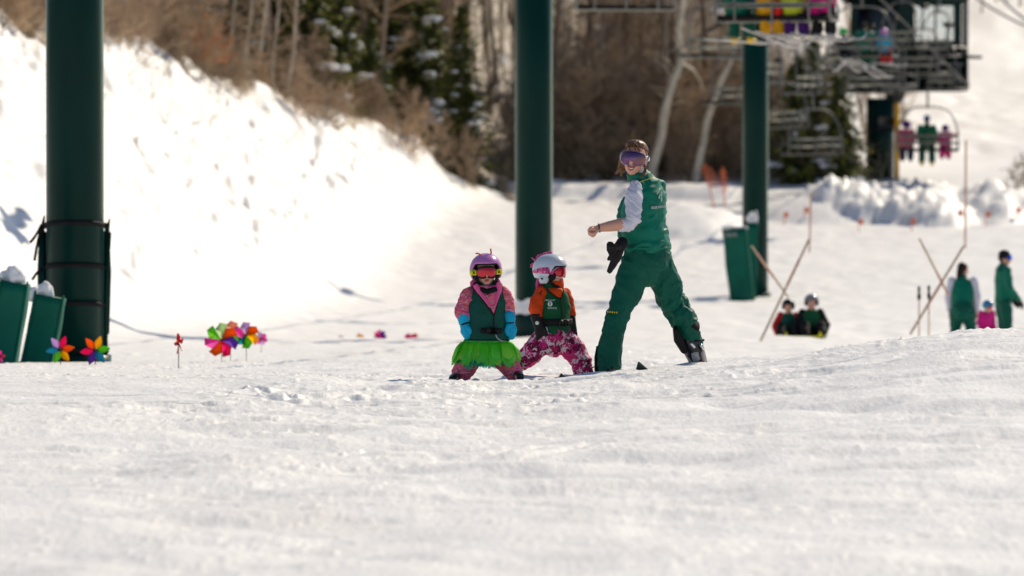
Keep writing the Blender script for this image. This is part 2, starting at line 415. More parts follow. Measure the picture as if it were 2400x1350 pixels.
def gzf(x, y): return float(ground(np.array([x]), np.array([y]))[0])
def forest_mask(X, Y):
    """1 where the woodland floor is bare leaf litter"""
    n = fbm(X * .45, Y * .18, 0, 3, 61)
    m = sstep(-.15, .4, crest(Y) - X + n * 1.9 + fbm(X * 1.6, Y * .7, 0, 2, 64) * 1.3) * sstep(70, 85, Y)
    edge = np.interp(Y, [184, 200, 230, 300, 420], [11.0, 12.0, 14.5, 19, 24])
    f2 = sstep(-.5, 1.0, Y - (184 + n * 2.0)) * sstep(1.5, -1.5, X - edge + n * 3)
    return np.clip(np.maximum(m, f2), 0, 1)
def make_ground():
    rows = np.concatenate([np.arange(-60, 12, 4.0), np.arange(12, 20, .3), np.arange(20, 34, .07), np.arange(34, 47, .03), np.arange(47, 62, .10),
                           np.arange(62, 190, .33), np.arange(190, 260, 1.2), np.arange(260, 430, 5), np.arange(430, 900, 40)])
    s = np.linspace(-1, 1, 680)
    Sx = s + 5.0 * s ** 9
    W = 1.6 + .098 * np.abs(rows)
    X = W[:, None] * Sx[None, :]; Y = np.repeat(rows[:, None], len(s), 1)
    Z = ground(X.ravel(), Y.ravel())
    nr, nc = X.shape
    co = np.stack([X.ravel(), Y.ravel(), Z], 1)
    me = bpy.data.meshes.new('snow_ground')
    me.vertices.add(nr * nc); me.vertices.foreach_set('co', co.ravel())
    i = np.arange((nr - 1) * nc).reshape(nr - 1, nc)[:, :-1].ravel()
    q = np.stack([i, i + 1, i + nc + 1, i + nc], 1).ravel()
    nf = len(q) // 4
    me.loops.add(nf * 4); me.loops.foreach_set('vertex_index', q)
    me.polygons.add(nf); me.polygons.foreach_set('loop_start', np.arange(nf) * 4)
    me.polygons.foreach_set('use_smooth', np.ones(nf, bool)); me.update(); me.validate()
    at = me.attributes.new('litter', 'FLOAT', 'POINT'); at.data.foreach_set('value', forest_mask(X.ravel(), Y.ravel()))
    m = bpy.data.materials.new('snow'); m.use_nodes = True; N = m.node_tree.nodes; L = m.node_tree.links; b = N['Principled BSDF']
    b.inputs['Roughness'].default_value = .55; b.inputs['Specular IOR Level'].default_value = .25
    tc = N.new('ShaderNodeTexCoord')
    def noise(sc, det, stretch=(1, 1, 1)):
        mp = N.new('ShaderNodeMapping'); mp.inputs['Scale'].default_value = stretch; L.new(tc.outputs['Object'], mp.inputs[0])
        n = N.new('ShaderNodeTexNoise'); n.inputs['Scale'].default_value = sc; n.inputs['Detail'].default_value = det; L.new(mp.outputs[0], n.inputs['Vector']); return n.outputs['Fac']
    def ramp(f, c0, c1, p0, p1):
        r = N.new('ShaderNodeValToRGB'); r.color_ramp.elements[0].position = p0; r.color_ramp.elements[1].position = p1
        r.color_ramp.elements[0].color = (*c0, 1); r.color_ramp.elements[1].color = (*c1, 1); L.new(f, r.inputs[0]); return r.outputs[0]
    def mix(f, a, b_):
        x = N.new('ShaderNodeMix'); x.data_type = 'RGBA'; L.new(f, x.inputs[0]); L.new(a, x.inputs[6]); L.new(b_, x.inputs[7]); return x.outputs[2]
    snow = ramp(noise(1.2, 6), (.80, .785, .76), (.88, .865, .84), .3, .7)
    dirt = ramp(noise(.35, 5), (.70, .56, .42), (.84, .83, .81), .20, .32)
    mul = N.new('ShaderNodeMix'); mul.data_type = 'RGBA'; mul.blend_type = 'DARKEN'; mul.inputs[0].default_value = .35; L.new(snow, mul.inputs[6]); L.new(dirt, mul.inputs[7])
    lit = ramp(noise(1.6, 8), (.16, .112, .07), (.35, .255, .16), .35, .65)
    patch = ramp(noise(.55, 6), (0, 0, 0), (1, 1, 1), .68, .73)
    litter = mix(patch, lit, snow)
    at_n = N.new('ShaderNodeAttribute'); at_n.attribute_name = 'litter'
    L.new(mix(at_n.outputs['Fac'], mul.outputs[2], litter), b.inputs['Base Color'])
    bp = N.new('ShaderNodeBump'); bp.inputs['Distance'].default_value = .009; bp.inputs['Strength'].default_value = .8
    L.new(noise(30, 6, (1, .35, 1)), bp.inputs['Height']); L.new(bp.outputs[0], b.inputs['Normal'])
    me.materials.append(m); MATS['snow'] = m
    o = bpy.data.objects.new('snow_ground', me); COL.objects.link(o); tag(o, kind='structure')
    o['label'] = 'white snow slope with scuffed ski tracks rising to a wooded bank'
    return o
make_ground()
mat('snow_cap', (.84, .83, .83), .6, bump=.02, bscale=14)
# ------------------------------------------------------------------ lift towers
def tower(u, Y, rad, label, lean=0.0, ztop=6.7):
    x = (u - 1200) / FPX * Y; z0 = gz(x, Y) - .25
    t = empty('lift_tower', (x, Y, z0), label, 'lift tower')
    mb = MB(); n = 24
    mb.loft([(x, Y, z0), (x + lean * .5, Y, (z0 + ztop) / 2), (x + lean, Y, ztop)], rad, seg=48, cap=False); mb.build('pole', M('pole_green'), t)
    c = MB(); c.box((x + lean, Y, ztop + .12), (7.6, .32, .26), bev=.03)
    c.build('crossarm', M('pole_green'), t, False)
    for s in (-1, 1):
        h = MB(); hx = x + lean + s * 3.5
        h.box((hx, Y, ztop - .12), (.10, 2.6, .18), bev=.02)
        for k in range(6):
            h.loft([(hx - .09, Y - 1.1 + k * .44, ztop - .2), (hx + .09, Y - 1.1 + k * .44, ztop - .2)], .17, seg=14, cap=False)
        h.build('sheave_train', M('dark_steel'), t, False)
    f = MB(); f.loft([(x, Y, z0), (x, Y, z0 + .32)], rad * 1.25, seg=32, cap=False); f.build('base_flange', M('pole_green'), t)
    return t, x, Y, z0
def ring_pts(x, Y, z, r, a0, a1, n, tilt=0.0):
    return [Vector((x + r * math.sin(R(a0 + (a1 - a0) * k / n)), Y - r * math.cos(R(a0 + (a1 - a0) * k / n)), z + tilt * math.sin(R(a0 + (a1 - a0) * k / n)))) for k in range(n + 1)]
def snow_lump(p, sx, sy, sz, name, parent, seed):
    mb = MB(); rr = random.Random(seed)
    for k in range(9):
        q = Vector(p) + Vector((rr.uniform(-.75, .75) * sx, rr.uniform(-.6, .6) * sy, rr.uniform(-.1, .35) * sz))
        mb.ell(q, (sx * rr.uniform(.22, .5), sy * rr.uniform(.35, .6), sz * rr.uniform(.3, .75)), nu=10, nv=7)
    return mb.fuse(name, M('snow_cap'), parent, voxel=max(.012, sx * .05), smooth=2, disp=folds(.022, 11, 11, seed, False))

T1 = tower(176, 59.0, .300, 'thick dark green lift tower tied with black straps beside the pinwheels')
T2 = tower(1251, 92.0, .300, 'dark green lift tower rising just behind the two children')
T3 = tower(1770, 133.0, .300, 'thinner green lift tower with two padded mats leaning at its foot')
# wrapped pad on the near tower, held by black straps
def wrap(T, ztop, zbot, r, mname, straps, a0, a1, label=None):
    t, x, Y, z0 = T
    mb = MB(); n = 40
    for k in range(n):
        pass
    ang = [R(a0 + (a1 - a0) * k / n) for k in range(n + 1)]; rs = r + (.004 if a0 > 0 else .045)
    def P(a, rr, z): return Vector((x + rr * math.sin(a), Y - rr * math.cos(a), z))
    vs = []; fs = []
    for k, a in enumerate(ang):
        flare = .05 * max(0, abs(k / n - .5) * 2 - .86) / .14
        wob = .012 * math.sin(k * 1.7)
        for zz, ro in ((zbot, r), (zbot, r + .035), ((zbot + ztop) / 2, r + .035), (ztop + wob, r + .03 + flare), (ztop + wob, r + flare * .6), ((zbot + ztop) / 2, r)):
            vs.append(P(a, ro, zz))
    for k in range(n):
        for j in range(6):
            fs.append((k * 6 + j, k * 6 + (j + 1) % 6, (k + 1) * 6 + (j + 1) % 6, (k + 1) * 6 + j))
    fs.append(tuple(range(6))[::-1]); fs.append(tuple(n * 6 + j for j in range(6)))
    mb.add(vs, fs); pad = mb.build('pad', M(mname), t)
    for zz, tl in straps:
        s = MB(); s.loft([Vector((x + (rs + (.036 if a0 > 0 and math.cos(q) < .1 else 0)) * math.sin(q), Y - (rs + (.036 if a0 > 0 and math.cos(q) < .1 else 0)) * math.cos(q), zz - tl * math.cos(q) * 1.6)) for q in (2 * math.pi * k / 48 for k in range(49))], [(.026, .008)] * 49, side=Vector((0, 0, 1)), seg=6)
        s.build('strap', M('black_cloth'), t)
    return pad
zc = lambda v, Y: px(0, v, Y).z
t1, x1, Y1, z1 = T1
wrap(T1, zc(545, Y1), zc(842, Y1), .302, 'pad_dark', [(zc(528, Y1), -.02), (zc(627, Y1), -.02), (zc(716, Y1), -.02), (zc(822, Y1), -.01)], 84, 276)
m = MB()                                          # pointed corners of the wrap that stick out past the straps
for sgn, u0 in ((-1, 98), (1, 250)):
    a = px(u0, 545, Y1); b = px(u0 + sgn * 3, 640, Y1); c0 = px(u0 + sgn * (-6), 505, Y1) if sgn < 0 else px(u0 + 7, 513, Y1); d = px(u0 + sgn * 2, 780, Y1)
    m.loft([c0, a, b, d], [(.006, .01), (.030, .02), (.034, .02), (.02, .02)], seg=8)
m.build('pad_edge', M('pad_dark'), t1)
for (pts) in ([(97, 527), (88, 545), (78, 560), (71, 568)], [(98, 532), (90, 560), (84, 590), (81, 610)], [(98, 628), (86, 640), (76, 655)]):
    s = MB(); s.loft([px(u, v, Y1 - .05) for u, v in pts], [(.014, .006)] * len(pts), seg=6); s.build('strap_end', M('black_cloth'), t1)
# ledge pad with snow on the second tower
t2, x2, Y2, z2 = T2
wrap(T2, zc(735, Y2), zc(800, Y2), .34, 'pad_dark', [], -175, 175)
s = MB(); s.loft([(x2, Y2, zc(734, Y2)), (x2, Y2, zc(722, Y2)), (x2, Y2, zc(712, Y2))], [.37, .365, .33], seg=28); s.fuse('snow_cap', M('snow_cap'), t2, .03, 2, folds(.02, 6, 6, 3, False))

def leaning_pad(c_top, c_bot, w, th, Y, label, mname='pad_green', seed=0, cap=(0, 0), marks=None):
    a = px(*c_top, Y); b = px(*c_bot, Y); b = b + Vector((0, -.15, 0))
    o = empty('crash_pad', b, label, 'crash pad', 'green crash pads leaning by the towers')
    mb = MB(); ax = (a - b).normalized(); side = Vector((1, 0, 0)); side = (side - ax * side.dot(ax)).normalized()
    n = 9; pts = [b + (a - b) * (k / n) + Vector((0, .05 * math.sin(k / n * 3.1), 0)) for k in range(n + 1)]
    rad = [(w / 2 * (.97 + .03 * math.sin(k * 1.1 + seed)), th / 2) for k in range(n + 1)]
    mb.loft(pts, rad, side=side, seg=32, cap=False, sq=.42)
    body = mb.build('cushion', M(mname), o)
    sm = MB()
    for s_ in (-1, 1):
        q = [p + side * s_ * w * .43 - side.cross(ax).normalized() * (th * .47) * (-1 if side.cross(ax).y > 0 else 1) * -1 for p in pts]
        sm.loft(q, .012, seg=6)
    sm.build('piping', M(mname), o)
    if marks:
        st = MB(); pr = random.Random(2)
        for k in range(4): st.box(px(marks[0] + k * 7, marks[1] - k * .4, Y - th / 2 - .06), (.028 + .012 * (k % 2), .008, .085), Matrix.Rotation(.1 * (k % 3 - 1), 3, 'Y')); st.box(px(marks[0] + 2.5 + k * 7, marks[1] - 2 + k % 2 * 4, Y - th / 2 - .06), (.05, .008, .022))
        st.build('stencil', M('boot_grey'), o, False)
    if cap[0]: snow_lump(a + Vector((cap[1], 0, .02)), w * .48, th * .5, cap[0], 'snow_cap', o, seed + 5)
    return o
leaning_pad((36, 662), (4, 872), 74 / FPX * 57, .30, 57.0, 'large green crash pad with a snowy top at the left picture edge', seed=1, cap=(.16, -.03))
leaning_pad((118, 694), (88, 862), 78 / FPX * 58, .26, 58.0, 'shorter green crash pad between its taller twin and the strapped tower', seed=2, cap=(.14, -.10))
leaning_pad((1721, 536), (1739, 707), 60 / FPX * 129, .32, 129.2, 'broad green crash pad leaning left at the foot of the thinner tower', seed=3, cap=(.05, 0), marks=(1702, 551))
leaning_pad((1763, 522), (1758, 700), 30 / FPX * 132, .34, 131.6, 'narrow green crash pad with snow heaped on top against the thinner tower', seed=4, cap=(.30, .0))

# white lettering strip on the broad pad: blurred marks as in the photo
def letters(txt, p, size, name, mname, parent, rot=(math.pi / 2, 0, 0), extrude=.002):
    cu = bpy.data.curves.new(name, 'FONT'); cu.body = txt; cu.size = size; cu.align_x = 'CENTER'; cu.align_y = 'CENTER'; cu.extrude = extrude
    to = bpy.data.objects.new('tmp', cu); COL.objects.link(to)
    dg = bpy.context.evaluated_depsgraph_get(); dg.update()
    me = bpy.data.meshes.new_from_object(to.evaluated_get(dg)); bpy.data.objects.remove(to)
    o = bpy.data.objects.new(name, me); COL.objects.link(o); me.materials.clear(); me.materials.append(M(mname))
    o.parent = parent; o.location = Vector(p) - wloc(parent); o.rotation_euler = rot
    return o

# ------------------------------------------------------------------ pinwheels
def petal(mb, c, ang, L, wd, mi, tw=.35, back=0.0):
    """one cupped petal in the X-Z plane around c"""
    n = 8; vs = []; fs = []
    d = Vector((math.cos(ang), 0, math.sin(ang))); t = Vector((-math.sin(ang), 0, math.cos(ang)))
    for k in range(n + 1):
        f = k / n; w = wd * math.sin(math.pi * (f ** .72)) ** .75 if 0 < k < n else wd * .05
        for j in (-1, 0, 1):
            q = Vector(c) + d * (.02 + L * f) + t * (w * j)
            q.y += tw * wd * (j * .6) + .35 * wd * (abs(j)) * -1 * .5 + back
            vs.append(q)
    for k in range(n):
        for j in (0, 1): fs.append((k * 3 + j, k * 3 + j + 1, k * 3 + j + 4, k * 3 + j + 3))
    mb.add(vs, fs, mi)
def pinwheel(u, v, Y, rpx, cols, label, a0=0.0, petals=7, yaw=0.0, foil=False):
    c = px(u, v, Y); r = rpx / FPX * Y; zb = gz(c.x, Y) - .12
    o = empty('pinwheel', (c.x, c.y, min(zb, c.z - r - .05)), label, 'pinwheel', 'coloured garden pinwheels stuck in the snow')
    st = MB(); st.loft([(c.x, c.y + .03, o.location.z), (c.x, c.y + .03, c.z)], .004, seg=8); st.build('stick', M('dark_steel') if not foil else M('slat_pale'), o)
    rot = Matrix.Rotation(yaw, 4, 'Z')
    for k in range(petals):
        mb = MB()
        if foil:
            a = a0 + 2 * math.pi * k / petals; b = a + 2 * math.pi / petals
            p0 = c; p1 = c + Vector((math.cos(a) * r, -.02, math.sin(a) * r)); p2 = c + Vector((math.cos(b) * r * .72, -.05 , math.sin(b) * r * .72)); p3 = c + Vector((math.cos((a + b) / 2) * r * .5, .03, math.sin((a + b) / 2) * r * .5))
            p4 = c + Vector((math.cos((a + b) / 2) * r * 1.02, -.01, math.sin((a + b) / 2) * r * 1.02))
            mb.add([p0, p1, p4, p2, p3], [(0, 1, 4), (1, 2, 4), (2, 3, 4), (0, 4, 3)])
        else: petal(mb, c, a0 + 2 * math.pi * k / petals, r - .02, r * .24, 0, .6)
        if yaw:
            mb.v = [tuple(rot @ (Vector(p) - c) + c) for p in mb.v]
        q = mb.build('petal', M('foil_' + cols[k % len(cols)]), o)
        md = q.modifiers.new('t', 'SOLIDIFY'); md.thickness = .003
    h = MB(); h.ell(c + Vector((0, -.02, 0)), (.014, .012, .014)); h.build('hub', M('black_plastic'), o)
    return o
pinwheel(141, 819, 54.5, 34, ['orange', 'pink', 'lilac', 'aqua', 'lime', 'yellow'], 'flower pinwheel with a lilac petal at the foot of the shorter green pad', .12, 6)
pinwheel(223, 821, 54.0, 36, ['lime', 'yellow', 'orange', 'pink', 'violet', 'aqua'], 'flower pinwheel with two orange and yellow top petals at the strapped tower foot', .12, 6)
pinwheel(-3, 836, 54.0, 16, ['pink', 'rose'], 'small pink pinwheel cut off by the left picture edge', .1, 6)
pinwheel(418, 806, 52.0, 25, ['red'], 'red pinwheel turned edge-on, alone on the snow', .5, 5, yaw=1.22)
pinwheel(519, 797, 58.0, 40, ['orange', 'pale', 'lime', 'rose', 'orange', 'pink', 'violet'], 'largest foil pinwheel with pink and orange blades in the cluster', .3, 7, foil=True)
pinwheel(540, 782, 60.0, 30, ['peach', 'pale', 'lilac', 'lime', 'rose'], 'pale peach and lime foil pinwheel half hidden in the cluster', .9, 5, foil=True)
pinwheel(577, 786, 60.5, 31, ['orange', 'lilac', 'pink', 'teal', 'lime', 'yellow'], 'foil pinwheel with a magenta top blade and teal side blade', .2, 6, foil=True)
pinwheel(612, 794, 70.0, 15, ['rose', 'lilac', 'rose'], 'small pale pink foil pinwheel at the right of the cluster', .4, 6, foil=True)
pinwheel(799, 794, 92.0, 8, ['violet', 'rose'], 'tiny dull violet pinwheel on the snow left of the yellow one', .3, 5, foil=True)
pinwheel(842, 793, 92.0, 12, ['yellow'], 'small yellow pinwheel low on the snow', .2, 5, yaw=.5, foil=True)
pinwheel(891, 788, 92.0, 15, ['violet', 'rose', 'pink'], 'small purple pinwheel sticking up left of the child in the green skirt', .5, 7, foil=True)
pinwheel(957, 790, 92.0, 9, ['pink', 'rose'], 'small pink pinwheel right of the purple one', .2, 6, foil=True)
pinwheel(972, 790, 92.5, 9, ['pink'], 'small pink pinwheel nearest the child in the green skirt', .6, 6, foil=True)

# ------------------------------------------------------------------ crossed bamboo, ski poles, markers
def cane(p, q, r, label, mname='bamboo', cat='bamboo pole', name='bamboo_pole', group='bamboo poles crossed in the snow', bend=None, red=None):
    p = Vector(p); q = Vector(q); o = empty(name, p, label, cat, group)
    pts = [p.lerp(q, k / 8) for k in range(9)] if bend is None else [p] + [Vector(b) for b in bend] + [q]
    mb = MB(); mb.loft(pts, r, seg=8)
    for k in range(1, 8):
        if bend is None: mb.ell(p.lerp(q, k / 8), (r * 1.35, r * 1.35, r * .8), nu=8, nv=5)
    mb.build('cane', M(mname), o)
    if red:
        rb = MB(); a, b = red; rb.loft([p.lerp(q, a), p.lerp(q, b)], r * 1.25, seg=8); rb.build('red_tape', M('bamboo_red'), o)
    return o
cane(px(1783, 798, 84), px(1896, 562, 84.5), .017, 'bamboo pole leaning right in front of the two seated children', red=(.55, .8))
cane(px(1846, 695, 85), px(1762, 577, 85), .015, 'short bamboo pole leaning left across the green crash pads', red=(.4, .85))
cane(px(1897, 590, 110), px(1901, 452, 110), .017, 'thin upright marker stake above the two seated children', 'bamboo_red')
cane(px(2134, 782, 84), px(2258, 578, 84.5), .017, 'bamboo pole leaning right beside the planted ski poles', red=(.3, .6))
cane(px(2222, 690, 85), px(2155, 560, 85), .015, 'short bamboo pole leaning left over the longer leaning pole by the instructors', red=(.0, .4))
cane(px(2262, 580, 110), px(2264, 330, 110), .019, 'tall thin upright marker stake above the two standing instructors', 'bamboo_red')
for (u, dv, lb) in ((2154, 674, 'left one of the two ski poles planted in the snow'), (2177, 672, 'right one of the two ski poles planted in the snow')):
    a = px(u, 790, 88); b = px(u, dv, 88)
    o = empty('ski_pole', a, lb, 'ski pole', 'ski poles planted in the snow')
    mb = MB(); mb.loft([a, b], .011, seg=8); mb.build('shaft', M('bamboo_red'), o)
    mb = MB(); mb.loft([b + Vector((0, 0, -.09)), b + Vector((0, 0, .0))], [.017, .024], seg=8); mb.ell(b + Vector((0, -.02, -.14)), (.03, .012, .06), nu=8, nv=6); mb.build('grip', M('black_plastic'), o)
k_ = 0
mk_lab = ['orange marker flag under the snow pile, farthest left', 'orange marker flag under the snow pile, second from the left', 'orange marker flag on open snow below the dark shadow', 'orange marker flag near the tall stake', 'orange marker flag at the shaded foot of the pile', 'orange marker flag farthest right along the snow pile', 'orange marker flag lowest on the snow, left of the tall stake']
for (u, v, Y) in ((1838, 505, 161), (1886, 494, 162), (2013, 522, 158), (2247, 500, 161), (2311, 504, 160.5), (2383, 494, 161.5), (2136, 520, 158)):
    p = px(u, v, Y); g = gz(p.x, Y); o = empty('marker_flag', (p.x, Y, g), mk_lab[k_], 'marker flag', 'small orange marker flags along the snow pile'); k_ += 1
    mb = MB(); mb.loft([(p.x, Y, g - .1), (p.x, Y, max(p.z, g) + .10)], .012, seg=6); mb.build('stake', M('orange_plastic'), o)
    mb = MB(); mb.box((p.x + .06, Y, max(p.z, g) + .02), (.12, .012, .15)); mb.build('flag', M('orange_plastic'), o, False)
# orange safety net by the wood edge
for (pts, lab) in (([(1652, 392), (1664, 415), (1676, 440)], 'orange safety netting sagging at the wood edge left of the thinner tower'), ([(1694, 400), (1697, 425), (1699, 448)], 'faint narrow strip of orange netting close to the thinner tower')):
    Y = 174; q = [px(u, v, Y) for u, v in pts]
    o = empty('safety_net', (q[0].x, Y, gz(q[0].x, Y)), lab, 'safety net')
    mb = MB()
    for i in range(5):
        f = i / 4 - .5; w = .34 if 'sagging' in lab else .16
        mb.loft([p + Vector((f * w, 0, .02 * math.sin(i * 2))) for p in q], .007, seg=5)
    for j in range(7):
        a = q[0].lerp(q[-1], j / 6); w = .17 if 'sagging' in lab else .08; mb.loft([a + Vector((-w, 0, 0)), a + Vector((w, 0, 0))], .007, seg=5)
    mb.build('mesh', M('orange_plastic'), o)
    pl = MB(); pl.loft([(q[-1].x, Y + .03, gz(q[-1].x, Y) - .2), (q[0].x, Y + .03, q[0].z + .1)], .02, seg=6); pl.build('post', M('orange_plastic'), o)
# ------------------------------------------------------------------ woodland
mat('bark_grey', (.32, .24, .175), .8, var=.35, vscale=6, stretch=(1, 1, .25), bump=.01, bscale=12, objvar=.25)
mat('bark_pale', (.58, .50, .38), .7, var=.28, vscale=5, stretch=(1, 1, .5), bump=.008, bscale=14, objvar=.12)
mat('twigs', (.40, .29, .195), .8, var=.3, vscale=3, objvar=.3)
mat('twigs_tan', (.50, .36, .23), .8, var=.3, vscale=3, objvar=.25)
mat('needle', (.065, .080, .018), .65, var=.45, vscale=4, objvar=.2)
mat('needle_tip', (.23, .22, .035), .65, var=.3, vscale=4)
mat('rust_leaf', (.80, .23, .04), .75, var=.25, vscale=6)
mat('brush', (.15, .108, .068), .85, var=.45, vscale=.55, col2=(.50, .39, .23))
RNG = random.Random(11)
def stick_arr(P, Q, r0, r1, n=3):
    """numpy batch of thin tapered n-sided sticks: returns verts, quads"""
    P = np.asarray(P, float); Q = np.asarray(Q, float); m = len(P)
    t = Q - P; t /= np.linalg.norm(t, axis=1)[:, None] + 1e-9
    a = np.where(np.abs(t[:, 2:3]) < .9, np.array([[0, 0, 1.0]]), np.array([[1.0, 0, 0]]))
    u = np.cross(t, a); u /= np.linalg.norm(u, axis=1)[:, None] + 1e-9; w = np.cross(t, u)
    V = np.zeros((m, 2 * n, 3))
    for k in range(n):
        c, s = math.cos(2 * math.pi * k / n), math.sin(2 * math.pi * k / n)
        V[:, k] = P + (u * c + w * s) * np.asarray(r0)[:, None]; V[:, n + k] = Q + (u * c + w * s) * np.asarray(r1)[:, None]
    F = np.array([[k, (k + 1) % n, n + (k + 1) % n, n + k] for k in range(n)])
    faces = (F[None] + (np.arange(m) * 2 * n)[:, None, None]).reshape(-1, 4)
    return V.reshape(-1, 3), faces
def np_mesh(name, V, F, mats, mi=None, smooth=False):
    me = bpy.data.meshes.new(name); V = np.asarray(V, np.float32); F = np.asarray(F)
    me.vertices.add(len(V)); me.vertices.foreach_set('co', V.ravel())
    k = F.shape[1]; me.loops.add(F.size); me.loops.foreach_set('vertex_index', F.ravel())
    me.polygons.add(len(F)); me.polygons.foreach_set('loop_start', np.arange(len(F)) * k)
    for m_ in mats: me.materials.append(m_)
    if mi is not None: me.polygons.foreach_set('material_index', mi)
    if smooth: me.polygons.foreach_set('use_smooth', np.ones(len(F), bool))
    me.update(); me.validate(); return me
def grow_twigs(rr, H, crown0, spread, nb, pale):
    """limbs with side twigs from a trunk of height H"""
    P, Q, a, b = [], [], [], []
    trunk = []; x = y = 0.0
    for k in range(8):
        trunk.append(Vector((x, y, H * k / 7))); x += rr.uniform(-.12, .12) * H * .08; y += rr.uniform(-.12, .12) * H * .08
    def at(f):
        f = max(0, min(.999, f)) * 7; i = int(f); return trunk[i].lerp(trunk[i + 1], f - i)
    def branch(p, d, L, r, depth):
        n = 3; q = p
        for k in range(n):
            d2 = (d + Vector((rr.gauss(0, .22), rr.gauss(0, .22), rr.gauss(.10, .18)))).normalized()
            e = q + d2 * (L / n); P.append(q[:]); Q.append(e[:]); a.append(r * (1 - k / n * .6)); b.append(r * (1 - (k + 1) / n * .6))
            if depth > 0:
                for _ in range(3 if depth > 1 else 4):
                    d3 = (d2 + Vector((rr.gauss(0, .75), rr.gauss(0, .75), rr.gauss(.1, .5)))).normalized()
                    branch(q.lerp(e, rr.random()), d3, L * rr.uniform(.35, .6), max(.006, r * .5), depth - 1)
            q = e; d = d2
    for k in range(nb):
        f = crown0 + (1 - crown0) * (k + rr.random()) / nb
        an = rr.uniform(0, 6.28); d = Vector((math.cos(an), math.sin(an), rr.uniform(.25, 1.0))).normalized()
        branch(at(f), d, spread * rr.uniform(.6, 1.1) * (1.15 - f * .6), .022 * H / 7, 2)
    return trunk, stick_arr(P, Q, a, b)
def bare_tree_proto(seed, H, crown0, spread, nb, bark, tw, r0=.062):
    rr = random.Random(seed); trunk, (V, F) = grow_twigs(rr, H, crown0, spread, nb, False)
    t = empty('bare_tree', (0, 0, 0)); mb = MB()
    mb.loft(trunk, [r0 * H / 6 * (1 - .75 * k / 7) * (1.3 if k == 0 else 1) for k in range(8)], seg=9); mb.build('trunk', M(bark), t)
    o = bpy.data.objects.new('crown', np_mesh('crown', V, F, [M(tw)])); COL.objects.link(o); o.parent = t
    return t
def conifer_proto(seed, H, rad, snowy):
    rr = random.Random(seed); t = empty('spruce_tree', (0, 0, 0))
    mb = MB(); mb.loft([(0, 0, -.3), (.03, .02, H * .5), (0, 0, H)], [.13 * H / 7, .08 * H / 7, .01], seg=9); mb.build('trunk', M('bark_grey'), t)
    V, F, mi = [], [], []; tips = []
    n = int(H * 34)
    for k in range(n):
        f = (k + rr.random()) / n; z = H * (.05 + .95 * f); L = rad * (1 - f) ** .8 * rr.uniform(.55, 1.15) + .08
        if rr.random() < .10: continue
        an = rr.uniform(0, 6.283); d = Vector((math.cos(an), math.sin(an), 0)); sd = Vector((-d.y, d.x, 0))
        m = max(3, int(L / .14))
        for j in range(m):
            g = (j + .6) / m; p = d * (L * g) + Vector((0, 0, z - .28 * L * g - .22 * L * g * g + (.10 * L if g > .8 else 0)))
            for _ in range(4):
                q = p + Vector((rr.gauss(0, .06), rr.gauss(0, .06), rr.gauss(0, .05)))
                l = rr.uniform(.13, .27) * (1.1 - .4 * g); w = l * rr.uniform(.22, .4)
                ax = (d * rr.uniform(.2, 1) + sd * rr.gauss(0, .8) + Vector((0, 0, rr.gauss(-.15, .3)))).normalized()
                up = Vector((rr.gauss(0, 1), rr.gauss(0, 1), rr.gauss(0, 1))); s2 = ax.cross(up).normalized()
                i = len(V); V += [(q - ax * l * .3)[:], (q + s2 * w)[:], (q + ax * l)[:], (q - s2 * w)[:]]; F.append((i, i + 1, i + 2, i + 3)); mi.append(1 if g > .7 and rr.random() < .55 else 0)
        tips.append((d * (L * .7) + Vector((0, 0, z - .32 * L)), L, f))
    o = bpy.data.objects.new('crown', np_mesh('crown', V, F, [M('needle'), M('needle_tip')], mi)); COL.objects.link(o); o.parent = t
    for _ in range(snowy):
        p, L, f = rr.choice(tips)
        if f > .85 or L < .3: continue
        s = MB(); w = L * rr.uniform(.16, .3)
        for j in range(5): s.ell(p + Vector((rr.uniform(-.6, .6) * w, rr.uniform(-.6, .6) * w, .06 + rr.uniform(-.02, .04))), (w * rr.uniform(.4, .7), w * rr.uniform(.4, .7), w * rr.uniform(.22, .34)), nu=8, nv=6)
        s.build('snow_clump', M('snow_cap'), t)
    return t
def place(proto, x, y, s, rz, used, lean=0.0):
    o = proto if not used.get(proto.name) else copy_tree(proto)
    used[proto.name] = True
    o.location = (x, y, gz(x, y) - .12); o.rotation_euler = (lean * .5, lean, rz); o.scale = (s, s, s)
    return o
used = {}
bare = [bare_tree_proto(20 + k, 8.5 + 1.2 * (k % 3), .22 + .06 * (k % 4), 1.5 + .15 * (k % 3), 20, 'bark_grey', 'twigs' if k % 2 else 'twigs_tan') for k in range(6)]
bush = [bare_tree_proto(60 + k, 2.2, .02, 1.2, 16, 'bark_grey', 'twigs' if k else 'twigs_tan', .03) for k in range(3)]
for b in bush: b.name = 'bare_bush'
rr = random.Random(77)
spots = []
tries = 0
while len(spots) < 130 and tries < 20000:
    tries += 1
    y = rr.uniform(124, 262) if rr.random() < .62 else rr.uniform(184.5, 193); u = rr.uniform(-160, 2050); x = (u - 1200) / FPX * y
    if float(forest_mask(np.array([x]), np.array([y]))[0]) < .8: continue
    if y > 184 and x > 9.5 + (y - 184) * .05: continue
    if u > 1930 and y < 202: continue
    if any((x - a) ** 2 + (y - b) ** 2 < .8 for a, b in spots): continue
    spots.append((x, y))
for i, (x, y) in enumerate(spots):
    o = place(bare[i % 6], x, y, rr.uniform(.75, 1.25), rr.uniform(0, 6.28), used, rr.uniform(-.08, .08))
    tag(o, 'leafless grey brown tree standing in the brown wood behind the piste', 'tree', 'leafless brown trees of the wood')
n = 0; bsp = []
